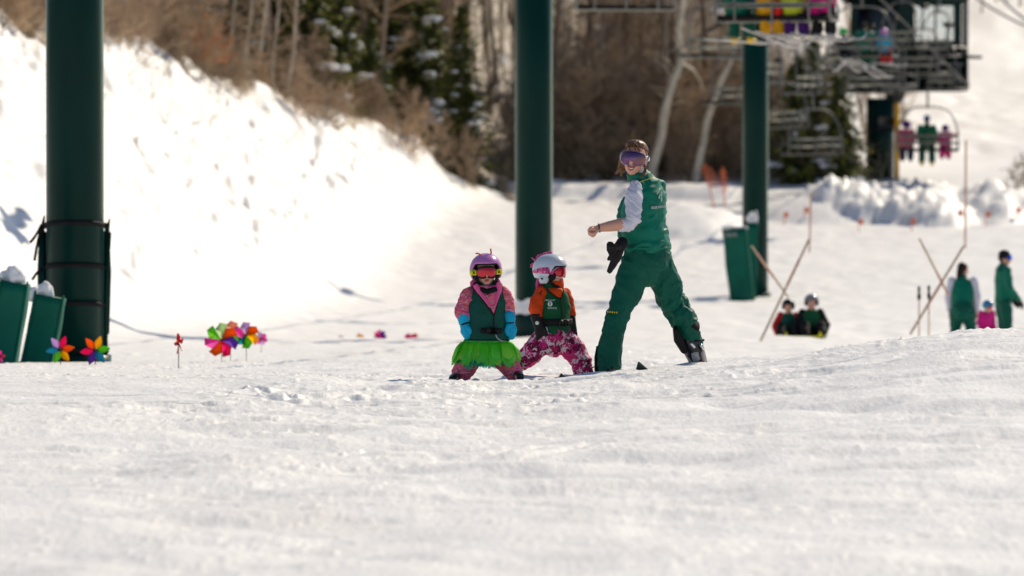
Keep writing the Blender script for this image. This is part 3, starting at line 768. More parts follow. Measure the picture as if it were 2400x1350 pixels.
while n < 60:
    y = rr.uniform(112, 192); x = float(crest(y)) - rr.uniform(-.9, 1.8) if y < 177 else rr.uniform(0, 9.5)
    if y >= 177: y = rr.uniform(185, 191)
    u = x / y * FPX + 1200
    if u < -60 or u > 2010: continue
    o = place(bush[n % 3], x, y, rr.uniform(.45, .95), rr.uniform(0, 6.28), used); n += 1
    tag(o, 'low leafless brown bush at the edge of the wood above the snow', 'bush', 'low brown bushes along the wood edge')
for k in range(34):
    y = rr.uniform(183.6, 187.5); x = rr.uniform(-1.5, 10.5)
    if (x / y * FPX + 1200) > 1960: continue
    o = copy_tree(bush[k % 3]); o.location = (x, y, gz(x, y) - .1); o.rotation_euler = (0, 0, rr.uniform(0, 6)); q = rr.uniform(.9, 1.6); o.scale = (q, q, q)
    tag(o, 'low leafless brown bush at the edge of the wood above the snow', 'bush', 'low brown bushes along the wood edge')
for k, (u, v, Y) in enumerate(((470, 150, 150), (500, 165, 150.5), (530, 182, 151), (560, 195, 152), (515, 150, 152.5), (690, 240, 157), (725, 252, 158.5), (760, 262, 160), (790, 268, 161.5), (745, 240, 160.5), (300, 95, 139), (360, 112, 143), (40, 40, 117), (80, 55, 120))):
    p = px(u, v, Y); o = copy_tree(bush[k % 3]); o.location = (p.x, Y, gz(p.x, Y) - .1); o.rotation_euler = (0, 0, k * 1.7); q = .50 + .12 * (k % 3); o.scale = (q * 1.15, q * 1.15, q * .8)
    tag(o, 'low leafless brown bush at the edge of the wood above the snow', 'bush', 'low brown bushes along the wood edge')
# pale aspen stems that stand out against the wood
def aspen(pts, Y, r, label, limbs=()):
    q = [px(u, v, Y) for u, v in pts]; g = gz(q[0].x, Y)
    if q[0].z > g: q.insert(0, Vector((q[0].x, Y, g - .2)))
    o = empty('aspen_tree', (q[0].x, Y, min(g, q[0].z)), label, 'tree')
    mb = MB(); n = len(q)
    qq = []
    for i in range(n - 1):
        for k in range(4): 
            qq.append(q[i].lerp(q[i + 1], k / 4) + Vector((.02 * math.sin(i * 3 + k), .04 * math.sin(i * 4 + k * 2), 0)))
    qq.append(q[-1]); n = len(qq)
    mb.loft(qq, [r * (1 - .55 * i / n) for i in range(n)], seg=10); mb.build('trunk', M('bark_pale'), o)
    rr2 = random.Random(int(pts[0][0])); P, Q, a, b = [], [], [], []
    for lp in limbs:
        lq = [px(u, v, Y + .1) for u, v in lp]
        for i in range(len(lq) - 1): P.append(lq[i][:]); Q.append(lq[i + 1][:]); a.append(r * .45 * (1 - i / len(lq))); b.append(r * .45 * (1 - (i + 1) / len(lq)))
    for k in range(24):
        i = rr2.randrange(n // 3, n - 1); p = qq[i]; d = Vector((rr2.gauss(0, 1), rr2.gauss(0, 1), rr2.uniform(.1, 1))).normalized(); L = rr2.uniform(.3, 1.1)
        e = p + d * L * .5; P.append(p[:]); Q.append(e[:]); a.append(.016); b.append(.011)
        for _ in range(4):
            d2 = (d + Vector((rr2.gauss(0, .5), rr2.gauss(0, .5), rr2.gauss(.1, .4)))).normalized(); P.append(e[:]); Q.append((e + d2 * L * .6)[:]); a.append(.010); b.append(.005)
    V, F = stick_arr(P, Q, a, b); c = bpy.data.objects.new('crown', np_mesh('crown', V - np.array(o.location), F, [M('bark_pale' if limbs else 'twigs')])); COL.objects.link(c); c.parent = o
    return o
aspen([(1527, 400), (1545, 340), (1556, 270), (1578, 190), (1600, 130), (1592, 80), (1600, 0), (1600, -80)], 181.6, .165, 'pale aspen with an S-bent trunk directly right of the woman\'s head', [[(1600, 150), (1625, 165), (1640, 190), (1648, 215)]])
aspen([(1630, 425), (1640, 370), (1655, 290), (1690, 190), (1715, 130), (1728, 60), (1738, -30)], 182, .145, 'pale aspen leaning right towards the thinner green tower')
aspen([(1480, 330), (1488, 240), (1492, 140), (1500, 40), (1505, -60)], 196, .12, 'faint pale aspen trunk deep in the wood above the woman')
aspen([(1345, 330), (1355, 240), (1362, 150), (1385, 60), (1400, -40)], 194, .11, 'slim greyish aspen trunk right of the middle tower')
aspen([(672, 232), (682, 160), (690, 80), (697, -20)], 160, .085, 'straight pale aspen trunk rising above the bank brush, left of the spruces', )
aspen([(575, 150), (583, 70), (592, -30)], 155.5, .07, 'thin pale aspen stem left of the straight pale trunk on the bank')
aspen([(606, 160), (618, 60), (626, -40)], 157, .07, 'second thin pale aspen stem beside the straight pale trunk on the bank')
aspen([(312, 40), (330, 10), (350, -40)], 144, .06, 'short tilted pale stem just right of the strapped tower top')
aspen([(540, 140), (545, 60), (551, -30)], 155.0, .06, 'leftmost thin pale aspen stem, just right of the rust orange bush')
aspen([(636, 190), (646, 90), (655, -30)], 158.5, .06, 'thin pale aspen stem immediately left of the straight pale trunk')
aspen([(1402, 420), (1408, 300), (1404, 150), (1415, 20), (1418, -60)], 189, .09, 'slender pale trunk between the middle tower and the woman\'s head')
# spruces
con = [conifer_proto(5, 7.2, 1.75, 30), conifer_proto(6, 5.6, 1.65, 20), conifer_proto(8, 4.2, 1.5, 8)]
def spruce(k, u, v, Y, s, label):
    p = px(u, v, Y); o = con[k] if not used.get('c%d' % k) else copy_tree(con[k]); used['c%d' % k] = True
    o.location = (p.x, Y, gz(p.x, Y) - .1); o.scale = (s, s, s); o.rotation_euler = (0, 0, u * .013)
    return tag(o, label, 'spruce', 'dark spruces among the bare trees')
spruce(0, 1083, 385, 177.0, .78, 'snow-dotted spruce nearest the piste, left of the middle tower')
spruce(0, 960, 300, 180.0, 1.02, 'tall dark spruce behind and left of the snow-dotted one')
spruce(1, 1010, 330, 182.0, .9, 'spruce wedged between the tall dark one and the snow-dotted one')
spruce(1, 735, 190, 166.0, .95, 'dark spruce behind the straight pale aspen on the bank')
spruce(2, 868, 250, 174.0, .80, 'low dark spruce left of the tall one at the bank top')
spruce(2, 660, 120, 168.0, 1.1, 'greenish spruce at the upper left among pale stems')
spruce(0, 1905, 300, 183.6, .70, 'spruce hanging between the thinner tower and the lift station column')
spruce(1, 1965, 395, 183.2, .76, 'low bushy spruce left of the lift station column')
spruce(0, 1130, 200, 206.0, 1.0, 'dim spruce high in the wood left of the middle tower')
spruce(2, 1868, 200, 183.8, 1.0, 'dim spruce behind the empty lift chairs')
spruce(2, 560, 60, 172.0, 1.0, 'olive spruce behind the rust orange bush')
spruce(1, 785, 150, 173.0, .9, 'olive spruce midway between the straight pale aspen and the low dark spruce')
spruce(0, 825, 60, 188.0, 1.0, 'tall dim spruce at the top edge, left of the tall dark one')
spruce(1, 905, 180, 180.0, 1.0, 'spruce close against the left side of the tall dark one')
# rust-leaved oak bush
ob = empty('oak_bush', (px(487, 120, 150.5).x, 150.5, gz(px(487, 120, 150.5).x, 150.5) + .1), 'rust orange oak bush on the bank crest right of the strapped tower', 'bush')
rr = random.Random(5); V, F = [], []
for k in range(700):
    q = Vector((rr.gauss(0, .30), rr.gauss(0, .3), .2 + abs(rr.gauss(.35, .35)))); a = Vector((rr.gauss(0, 1), rr.gauss(0, 1), rr.gauss(0, 1))).normalized(); b = a.orthogonal().normalized()
    i = len(V); V += [(q - a * .05)[:], (q + b * .03)[:], (q + a * .05)[:], (q - b * .03)[:]]; F.append((i, i + 1, i + 2, i + 3))
c = bpy.data.objects.new('leaves', np_mesh('leaves', V, F, [M('rust_leaf')])); COL.objects.link(c); c.parent = ob
P = [(0, 0, -.1)] * 14; Q = [(rr.gauss(0, .35), rr.gauss(0, .35), rr.uniform(.5, 1.0)) for _ in range(14)]; V, F = stick_arr(P, Q, [.02] * 14, [.008] * 14)
c = bpy.data.objects.new('branches', np_mesh('branches', V, F, [M('twigs')])); COL.objects.link(c); c.parent = ob
# undergrowth: nobody could count these stems
def undergrowth():
    r = np.random.default_rng(3); P, Q, a, b = [], [], [], []
    n = 62000; y = r.uniform(104, 285, n); u = r.uniform(-300, 2250, n); x = (u - 1200) / FPX * y
    k = forest_mask(x, y) > r.uniform(.35, .9, n); x, y = x[k], y[k]
    g = ground(x, y, False); clump = .5 + .5 * fbm(x * .5, y * .3, 0, 3, 91); h = r.uniform(.35, 1.5, len(x)) * (.25 + .95 * clump) * np.where((y < 184), .75, 1.15)
    d = np.stack([r.normal(0, .28, len(x)), r.normal(0, .28, len(x)), np.ones(len(x))], 1)
    p = np.stack([x, y, g - .05], 1); q = p + d * h[:, None]
    V1, F1 = stick_arr(p, q, np.full(len(x), .017), np.full(len(x), .006))
    # side twigs
    m = p + d * (h * r.uniform(.3, .9, len(x)))[:, None]; d2 = np.stack([r.normal(0, .6, len(x)), r.normal(0, .6, len(x)), r.uniform(.1, .9, len(x))], 1)
    V2, F2 = stick_arr(m, m + d2 * (h * .45)[:, None], np.full(len(x), .011), np.full(len(x), .005))
    me = np_mesh('undergrowth', np.concatenate([V1, V2]), np.concatenate([F1, F2 + len(V1)]), [M('brush')])
    o = bpy.data.objects.new('undergrowth', me); COL.objects.link(o)
    tag(o, 'brown leafless brush covering the wooded bank and hillside', kind='stuff')
undergrowth()
# dry weed stems poking through the snow of the bank
r = np.random.default_rng(8); P, Q = [], []
for k in range(260):
    y = r.uniform(96, 150); x = float(crest(y)) + r.uniform(-.2, 2.6) * abs(r.normal(.4, .5)); g = gz(x, y); h = r.uniform(.2, .7)
    for j in range(2): P.append((x, y, g - .05)); Q.append((x + r.normal(0, .2) * h * 2, y + r.normal(0, .1), g + h * r.uniform(.6, 1)))
V, F = stick_arr(P, Q, [.012] * len(P), [.006] * len(P)); o = bpy.data.objects.new('weed_stems', np_mesh('weed_stems', V, F, [M('brush')])); COL.objects.link(o); tag(o, 'dry weed stems poking through the snow bank', kind='stuff')
# bare shrubs on the far white slope, upper right
for i, (u, v, Y) in enumerate(((2335, 120, 330), (2362, 128, 336), (2318, 95, 345), (2390, 135, 325), (2300, 130, 318))):
    p = px(u, v, Y); o = copy_tree(bare[(i * 2 + 1) % 6]); o.location = (p.x, Y, gz(p.x, Y) - .1); o.scale = (.62,) * 3; o.rotation_euler = (0, 0, i * 1.3)
    tag(o, 'thin leafless tree on the white slope at the upper right corner', 'tree', 'thin trees on the far white slope')
for i, (u, v, Y) in enumerate(((2385, 395, 166), (2410, 388, 167))):
    p = px(u, v, Y); o = copy_tree(bush[i]); o.location = (p.x, Y, gz(p.x, Y) - .15); o.scale = (.5,) * 3
    tag(o, ('dark bare bush on top of the snow pile at the right edge', 'second bare bush on the snow pile, cut by the right edge')[i], 'bush')
# ------------------------------------------------------------------ people: shared pieces
UP = Vector((0, 0, 1))
def rotm(s, h, u): return Matrix(((s.x, h.x, u.x), (s.y, h.y, u.y), (s.z, h.z, u.z)))
def frame(h, roll=0.0, nod=0.0):
    """head frame: h = where the face looks; s = that person's LEFT-to-image axis (u x h)"""
    h = Vector(h).normalized(); h = (h + UP * nod).normalized(); s = h.cross(UP).normalized(); u = s.cross(h)
    if roll: q = Matrix.Rotation(roll, 3, h); s = q @ s; u = q @ u
    return s, h, u
def add_head(mb, C, F, k, neck=None):
    s, h, u = F; C = Vector(C); r = rotm(s, h, u)
    def e(a, b, c, rad): mb.ell(C + (s * a + h * b + u * c) * k, [q * k for q in rad], r, 20, 14)
    e(0, -.002, .022, (.074, .094, .092)); e(0, .018, -.040, (.061, .070, .074)); e(0, .052, -.088, (.032, .030, .026))
    e(-.034, .058, -.034, (.027, .026, .028)); e(.034, .058, -.034, (.027, .026, .028)); e(0, .074, .028, (.050, .020, .016))
    e(-.074, -.008, -.012, (.011, .020, .031)); e(.074, -.008, -.012, (.011, .020, .031))
    mb.loft([C + (h * .086 + u * .010) * k, C + (h * .100 - u * .014) * k, C + (h * .108 - u * .030) * k], [.010 * k, .012 * k, .016 * k], seg=8)
    e(0, .078, -.060, (.026, .016, .016))
    if neck is not None: mb.loft([C - (u * .05 + h * .02) * k, Vector(neck)], [.050 * k, .058 * k], seg=14)
def add_face(C, F, k, root, smile=False):
    s, h, u = F; C = Vector(C); r = rotm(s, h, u)
    def P(a, b, c): return C + (s * a + h * b + u * c) * k
    m = MB()
    w = .027 if smile else .019
    pts = [P(w * t, .093 - .010 * t * t, -.064 + (.010 * t * t if smile else -.001 * t * t)) for t in (-1, -.5, 0, .5, 1)]
    m.loft(pts, [(.003 * k, .004 * k)] + [(.0055 * k, .006 * k)] * 3 + [(.003 * k, .004 * k)], seg=8)
    pts = [P(w * t * .9, .092 - .010 * t * t, -.064 - .013 * (1 - t * t) * (1.25 if smile else .8) + (.008 * t * t if smile else 0)) for t in (-1, -.5, 0, .5, 1)]
    m.loft(pts, [(.003 * k, .004 * k)] + [(.006 * k, .006 * k)] * 3 + [(.003 * k, .004 * k)], seg=8)
    mo = m.build('mouth', M('lip'), root)
    if smile:
        m = MB(); pts = [P(w * t * .85, .0935 - .010 * t * t, -.0705 + .006 * t * t) for t in (-1, -.5, 0, .5, 1)]
        m.loft(pts, [(.0025 * k, .003 * k)] + [(.0055 * k, .004 * k)] * 3 + [(.0025 * k, .003 * k)], side=u, seg=8); m.build('teeth', M('teeth'), mo)
    for sg in (-1, 1):
        m = MB(); m.ell(P(.030 * sg, .077, .006), (.0125 * k, .011 * k, .009 * k), r); eo = m.build('eye', M('teeth'), root)
        m = MB(); m.ell(P(.030 * sg, .0872, .006), (.0055 * k, .003 * k, .0055 * k), r); m.build('iris', M('black_plastic'), eo)
        m = MB(); m.loft([P((.014 + .012 * j) * sg, .088 - .004 * j, .026 + .003 * (1 - (j - 1) ** 2)) for j in range(4)], .0035 * k, seg=6); m.build('eyebrow', M('hair_brown'), root)
def goggles(C, F, k, root, lens, framem, strap, H=.040, off=.008, rx=.092, ry=.104, srx=.085, sry=.104, amax=64, sw=.017, soff=None, fr=.0072):
    s, h, u = F; C = Vector(C)
    def hg(a): return H * max(0.0, 1 - abs(a) ** 3.6) ** .5
    def P(a, b, bulge=0.0):
        an = R(a * amax); t = hg(a); z = b * t
        if b < 0: z *= 1 - .42 * math.exp(-(a / .17) ** 2)
        q = 1 + bulge
        return C + (s * (rx * math.sin(an) * q) + h * (ry * math.cos(an) * q) + u * (off + z)) * k
    na, nb = 26, 8; m = MB(); vs = []; fs = []
    for i in range(na + 1):
        a = -1 + 2 * i / na
        for j in range(nb + 1):
            b = -1 + 2 * j / nb; vs.append(P(a * .985, b, .10 * (1 - b * b * .6) * (1 - a * a * .3)))
    for i in range(na):
        for j in range(nb):
            q = i * (nb + 1) + j; fs.append((q, q + nb + 1, q + nb + 2, q + 1))
    m.add(vs, fs); g = empty('goggles', wloc(root)); g.parent = root; g.location = (0, 0, 0)
    lo = m.build('lens', M(lens), g); md = lo.modifiers.new('t', 'SOLIDIFY'); md.thickness = .004
    loop = [P(-1 + 2 * i / 30, 1) for i in range(31)] + [P(1 - 2 * i / 30, -1) for i in range(1, 31)]
    f = MB(); f.loft(loop + [loop[1]], fr * k, seg=8, cap=False)
    loop2 = [C + (p - C) * .94 for p in loop]; f.loft(loop2 + [loop2[1]], max(.010, fr) * k, seg=8, cap=False)
    f.build('frame', M(framem), g)
    so_ = off if soff is None else soff
    pts = []
    for i in range(29):
        an = R(amax - 4 + (360 - 2 * amax + 8) * i / 28); t = min(1, min(i, 28 - i) / 3)
        pts.append(C + (s * ((rx + (srx - rx) * t) * math.sin(an)) + h * ((ry + (sry - ry) * t) * math.cos(an)) + u * (off + (so_ - off) * t)) * k)
    b = MB(); b.loft(pts, [(sw * k, .004 * k)] * 29, side=u, seg=8); b.build('strap', M(strap), g)
    return g
def helmet(C, F, k, root, mname, rim='black_plastic', vents=True, r=(.112, .130, .118), front=74, side=122, back=118):
    s, h, u = F; C = Vector(C)
    def tm(f):                                    # how far down the shell reaches, by angle from the face
        a = abs(f); return front + (side - front) * float(sstep(48, 84, a)) + (back - side) * float(sstep(120, 170, a))
    def P(th, f, q=1.0):
        a = math.sin(R(th)); return C + (s * (r[0] * a * math.sin(R(f)) * q) + h * (r[1] * a * math.cos(R(f)) * q - .008) + u * (.012 + r[2] * math.cos(R(th)) * q)) * k
    n, mm = 48, 14; m = MB(); vs = [P(0, 0)]; fs = []
    for j in range(1, mm + 1):
        for i in range(n): f = -180 + 360 * i / n; vs.append(P(tm(f) * j / mm, f))
    for i in range(n): fs.append((0, 1 + i, 1 + (i + 1) % n))
    for j in range(mm - 1):
        for i in range(n): a = 1 + j * n; fs.append((a + i, a + n + i, a + n + (i + 1) % n, a + (i + 1) % n))
    m.add(vs, fs); o = m.build('helmet', M(mname), root)
    md = o.modifiers.new('t', 'SOLIDIFY'); md.thickness = .014 * k; md.offset = -1
    e = MB(); lp = [P(tm(-180 + 360 * i / n) + 1, -180 + 360 * i / n, .985) for i in range(n)]; e.loft(lp + lp[:2], .0075 * k, seg=8, cap=False); e.build('rim', M(rim), o)
    if vents:
        for f in (-38, 38, -130, 130):
            v = MB(); v.loft([P(38, f, 1.004), P(48, f * 1.05, 1.006), P(56, f * 1.08, 1.004)], [(.006 * k, .004 * k), (.011 * k, .005 * k), (.006 * k, .004 * k)], seg=8); v.build('vent', M('black_plastic'), o)
    return o, P
def finger(mb, pts, r0, r1): mb.loft(pts, [r0 + (r1 - r0) * i / (len(pts) - 1) for i in range(len(pts))], seg=8)
def add_hand(mb, w, d, side, k=1.0, curl=.7, thumb=None):
    """open relaxed hand: wrist w, pointing d, 'side' = towards the thumb; fingers curl towards side x d"""
    d = Vector(d).normalized(); sd = Vector(side); sd = (sd - d * sd.dot(d)).normalized(); n = sd.cross(d); w = Vector(w)
    mb.loft([w, w + d * .03 * k, w + d * .075 * k], [(.026 * k, .018 * k), (.036 * k, .017 * k), (.040 * k, .014 * k)], side=sd, seg=12)
    for i, (o, L) in enumerate(((.030, .066), (.010, .076), (-.010, .070), (-.029, .054))):
        p = w + d * .078 * k + sd * o * k; pts = [p]; a = 0
        for j in range(3):
            a += curl * (.5 + .25 * j); p = p + (d * math.cos(a) + n * math.sin(a)) * L * k * (.42 if j == 0 else .3); pts.append(p)
        finger(mb, pts, .0095 * k, .0072 * k)
    p = w + d * .02 * k + sd * .028 * k; finger(mb, [p, p + (d * .6 + sd * .7 + n * .3) * .035 * k, p + (d * 1.1 + sd * .75 + n * .6) * .052 * k], .012 * k, .008 * k)
def boot(name, heel, d, up_to, k, mname, root, buckles=True):
    """ski boot: heel point on the ground, d = where the toe points, up_to = top of the shaft"""
    heel = Vector(heel); d = Vector(d); d.z = 0; d.normalize(); sd = d.cross(UP); up_to = Vector(up_to)
    mb = MB(); c = heel
    mb.loft([c + d * -.02 * k + UP * .045 * k, c + d * .10 * k + UP * .050 * k, c + d * .22 * k + UP * .042 * k, c + d * .27 * k + UP * .035 * k], [(.046 * k, .044 * k), (.052 * k, .050 * k), (.050 * k, .040 * k), (.040 * k, .028 * k)], side=sd, seg=16)
    mb.loft([c + d * .035 * k + UP * .05 * k, c.lerp(up_to, .55) + d * .03 * k, up_to], [(.055 * k, .072 * k), (.056 * k, .072 * k), (.060 * k, .070 * k)], side=sd, seg=16)
    mb.box(c + d * .12 * k + UP * .012 * k, (.31 * k, .075 * k, .024 * k), rotm(d, -sd if False else UP.cross(d), UP), bev=.006)
    o = mb.fuse(name, M(mname), root, voxel=max(.006, .007 * k), smooth=2)
    if buckles:
        for f in (.35, .62, .88):
            p = c.lerp(up_to, f) + d * (.085 if f < .5 else .072) * k; b = MB(); b.box(p + sd * .01 * k, (.014 * k, .05 * k, .016 * k), rotm(d, UP.cross(d), UP), bev=.003); b.build('buckle', M('buckle_metal'), o)
    return o
def ski(label, p, d, L, mname, k=1.0, back=.45, lift=.02, slope=None):
    """one ski under a boot centred on p, pointing along d"""
    d = Vector(d); d.normalize(); sd = d.cross(UP).normalized(); p = Vector(p); o = empty('ski', p, label, 'ski')
    mb = MB(); n = 22; vs = []; fs = []
    up = sd.cross(d)
    for i in range(n + 1):
        f = i / n; t = (f - back) * L; z = .10 * k * max(0, (f - .86) / .14) ** 2 + .012
        w = (.036 + .016 * abs(2 * f - 1) ** 2) * k * (1 if f < .93 else max(.12, math.sqrt(max(0, 1 - ((f - .93) / .07) ** 2))))
        q = p + d * t + up * z
        for a, b in ((-1, 0), (-1, 1), (1, 1), (1, 0)): vs.append(q + sd * w * a + up * (.012 * b))
    for i in range(n):
        for j in range(4): fs.append((i * 4 + j, i * 4 + (j + 1) % 4, (i + 1) * 4 + (j + 1) % 4, (i + 1) * 4 + j))
    fs.append((3, 2, 1, 0)); fs.append(tuple(n * 4 + j for j in range(4)))
    mb.add(vs, fs); mb.build('board', M(mname), o, False)
    b = MB(); b.box(p + up * .028, (.36 * k, .055 * k, .03), rotm(d, sd, up), bev=.01); b.build('binding', M('black_plastic'), o)
    return o

# ------------------------------------------------------------------ the instructor
YI = 41.2
def I(u, v, dy=0.0): return px(u, v, YI + dy)
fI = Vector((-.75, .65, 0)).normalized(); rI = Vector((fI.y, -fI.x, 0))
ins = empty('person', (I(1515, 870).x, YI, gz(I(1515, 870).x, YI)), 'woman instructor in green vest and trousers with goggles, smiling back over her shoulder', 'person')
HI = I(1488, 372, -.03); FI = frame((-.22, -.97, .05), roll=R(-6)); KI = 1.07
b = MB(); add_head(b, HI, FI, KI, I(1502, 425, -.01))
b.loft([I(1503, 418), I(1512, 445), I(1512, 490), I(1510, 530), I(1516, 580), I(1517, 620)], [(.05, .05), (.14, .08), (.15, .10), (.13, .09), (.155, .11), (.15, .11)], side=rI, seg=16)
armL = [I(1487, 446, -.15), I(1484, 485, -.19), I(1482, 520, -.22)]
b.loft(armL, [.045, .042, .040], seg=12); b.loft([I(1482, 521, -.22), I(1455, 526, -.23), I(1425, 531, -.24), I(1406, 534, -.24)], [.045, .046, .038, .030], seg=14)
# fist of the near hand: palm, four curled fingers, thumb
b.loft([I(1408, 534, -.24), I(1397, 537, -.24), I(1386, 537, -.24)], [(.026, .024), (.036, .026), (.036, .022)], side=Vector((0, 1, .2)), seg=12)
for j, (o_, l_) in enumerate(((-.034, 0), (-.012, 1.5), (.010, 1), (.030, -1.5))):
    finger(b, [I(1387, 534 + j * .8, -.24 + o_), I(1379.5 - l_ * .6, 538 + j, -.24 + o_), I(1381 - l_ * .4, 547 + j + l_ * .5, -.24 + o_), I(1389, 553 + j * .8, -.24 + o_), I(1396, 549 + j * .5, -.24 + o_)], .0105, .008)
finger(b, [I(1402, 540, -.275), I(1394, 547, -.285), I(1386, 547, -.29), I(1382, 545, -.285)], .0125, .0085)
b.loft([I(1540, 446, .15), I(1535, 490, .26), I(1520, 520, .32)], [.045, .042, .036], seg=12); b.loft([I(1520, 520, .32), I(1510, 515, .45), I(1500, 512, .53)], [.036, .03, .026], seg=12)
add_hand(b, I(1500, 512, .53), (-.25, .9, -.1), (0, 0, 1), 1.0, .8)
b.loft([I(1497, 615, -.06), I(1450, 735, -.10), I(1426, 860, -.06)], [.075, .055, .042], seg=12); b.loft([I(1540, 615, .06), I(1591, 740, .14), I(1636, 850, .24)], [.075, .055, .042], seg=12)
b.fuse('body', M('skin'), ins, voxel=.0065, smooth=3)
add_face(HI, FI, KI, ins, True)
# white shirt: sleeves and collar band
b = MB()
b.loft([I(1490, 436, -.12), I(1485, 462, -.17), I(1484, 492, -.20), I(1485, 514, -.22), I(1472, 526, -.225), I(1453, 527, -.23)], [.050, .066, .064, .062, .056, .046], seg=18)
b.loft([I(1540, 446, .15), I(1535, 490, .26), I(1520, 520, .32), I(1511, 516, .43)], [.062, .06, .055, .042], seg=14)
b.loft([I(1507, 430, 0), I(1497, 412, -.015), I(1494, 404, -.02)], [.075, .066, .062], seg=16)
def sleeve_folds(p, n):
    # rings bunched along the pushed-up sleeve
    a = fbm(p[:, 0] * 9, p[:, 1] * 9, p[:, 2] * 26 + p[:, 0] * 16, 2, 3); c = np.sin(p[:, 2] * 130 + p[:, 0] * 90 + 11 * a)
    return .0026 * c + .013 * a
b.fuse('shirt', M('white_knit'), ins, voxel=.006, smooth=2, disp=sleeve_folds)
# vest
b = MB()
b.loft([I(1518, 580), I(1513, 556), I(1507, 528), I(1511, 480), I(1514, 452), I(1512, 434), I(1502, 420)], [(.192, .150), (.186, .150), (.184, .150), (.184, .138), (.172, .120), (.135, .095), (.085, .08)], side=rI, seg=28)
b.ell(I(1537, 440, .10), (.075, .075, .07)); b.ell(I(1496, 440, -.085), (.062, .062, .060))
b.loft([I(1470, 470, .02), I(1464, 510, .02), I(1462, 548, 0)], [(.05, .05), (.055, .055), (.05, .06)], seg=12)
def vest_folds(p, n):
    q = (p[:, 2] - (CAM_Z + (342 - 500) / 323.))
    a = fbm(p[:, 0] * 5 + p[:, 2] * 4, p[:, 1] * 5, p[:, 2] * 9 - p[:, 0] * 6, 3, 7); r1 = 1 - np.abs(a) * 3.2
    lowm = sstep(.02, -.12, q); c = np.sin(p[:, 2] * 52 + 7 * a)
    return .009 * np.clip(r1, -1, 1) + .004 * c * lowm
vest = b.fuse('vest', M('jacket_green'), ins, voxel=.0065, smooth=3, disp=vest_folds)
# stand-up collar, open at the front, dark lining
for nm, mn, rad, hh in (('collar', 'jacket_green', .086, .050), ('collar_lining', 'black_cloth', .078, .047)):
    b = MB(); n = 22; vs = []; fs = []
    base = I(1500, 421, -.01)
    for i in range(n + 1):
        a = R(-152 + 304 * i / n); d = (-fI * math.cos(a) + rI * math.sin(a)); fl = .020 * max(0, abs(i / n - .5) * 2 - .6)
        for z, q in ((-.015, 1.06), (hh * .5, 1.0 + fl), (hh, .95 + fl * 4)):
            vs.append(base + d * rad * q + UP * z + Vector((-.018, 0, 0)) * (z / hh))
    for i in range(n):
        for j in range(2): fs.append((i * 3 + j, (i + 1) * 3 + j, (i + 1) * 3 + j + 1, i * 3 + j + 1))
    b.add(vs, fs); o = b.build(nm, M(mn), vest); md = o.modifiers.new('t', 'SOLIDIFY'); md.thickness = .006
b = MB(); b.loft([I(1512, 418, -.09), I(1524, 421, -.105), I(1534, 412, -.06)], .0025, seg=6)
def on_torso(u, v, yc, a, b_, side, fwd, uc, out=.004):
    """point of an elliptic torso seen at pixel (u, v), on the side facing the camera"""
    c = px(uc, v, yc); X = px(u, v, yc).x - c.x
    best = None
    for k in range(361):
        t = R(k); q = side * (a * math.cos(t)) + fwd * (b_ * math.sin(t))
        if q.y < .05 and (best is None or abs(q.x - X) < best[0]): best = (abs(q.x - X), q)
    q = best[1]; return Vector((c.x + q.x * (1 + out / a), c.y + q.y * (1 + out / a), c.z))
# yellow shoulder piping and back print
T = lambda u, v, o=.016: on_torso(u, v, YI, .18, .132, rI, fI, 1512, o)
b = MB(); b.loft([I(1490, 431, -.155), I(1503, 425, -.14), I(1519, 420, -.10), I(1531, 413, -.06)], .0022, seg=6); b.build('piping', M('print_yellow'), vest)
pr = MB()
for (u, v, w, h_, a) in ((1541, 447, 2.0, 7, .2), (1546, 454, 2.6, 9, -.15), (1542, 460, 2.2, 8, .25), (1547, 466, 2.0, 8, 0), (1538, 452, 1.4, 5, .5), (1551, 449, 1.4, 5, -.5)):
    p = T(u, v); pr.ell(p, (w * .75 / 323., .004, h_ * .75 / 323.), Matrix.Rotation(a, 3, 'Y'), 10, 8)
pr.build('emblem', M('print_grey'), vest)
for j, (u, v) in enumerate(((1536, 486),)):
    p = T(u + 4, v - 1, .02); dd = (T(u + 12, v) - T(u - 6, v)); yaw = math.atan2(dd.y, dd.x)
    letters('DEER VALLEY', p, .026, 'lettering', 'print_grey', vest, (math.pi / 2, R(-4), yaw), .003)
b = MB(); p = T(1567, 549, .012); b.ell(p, (.010, .004, .017)); b.ell(p + Vector((-.012, 0, -.02)), (.008, .004, .010)); b.build('hip_emblem', M('print_yellow'), vest)
b = MB(); b.loft([I(1518, 581) + rI * .193 * math.cos(R(k * 12)) + fI * .151 * math.sin(R(k * 12)) for k in range(31)], [(.010, .005)] * 31, side=UP, seg=8, cap=False); b.build('hem', M('jacket_green'), vest)
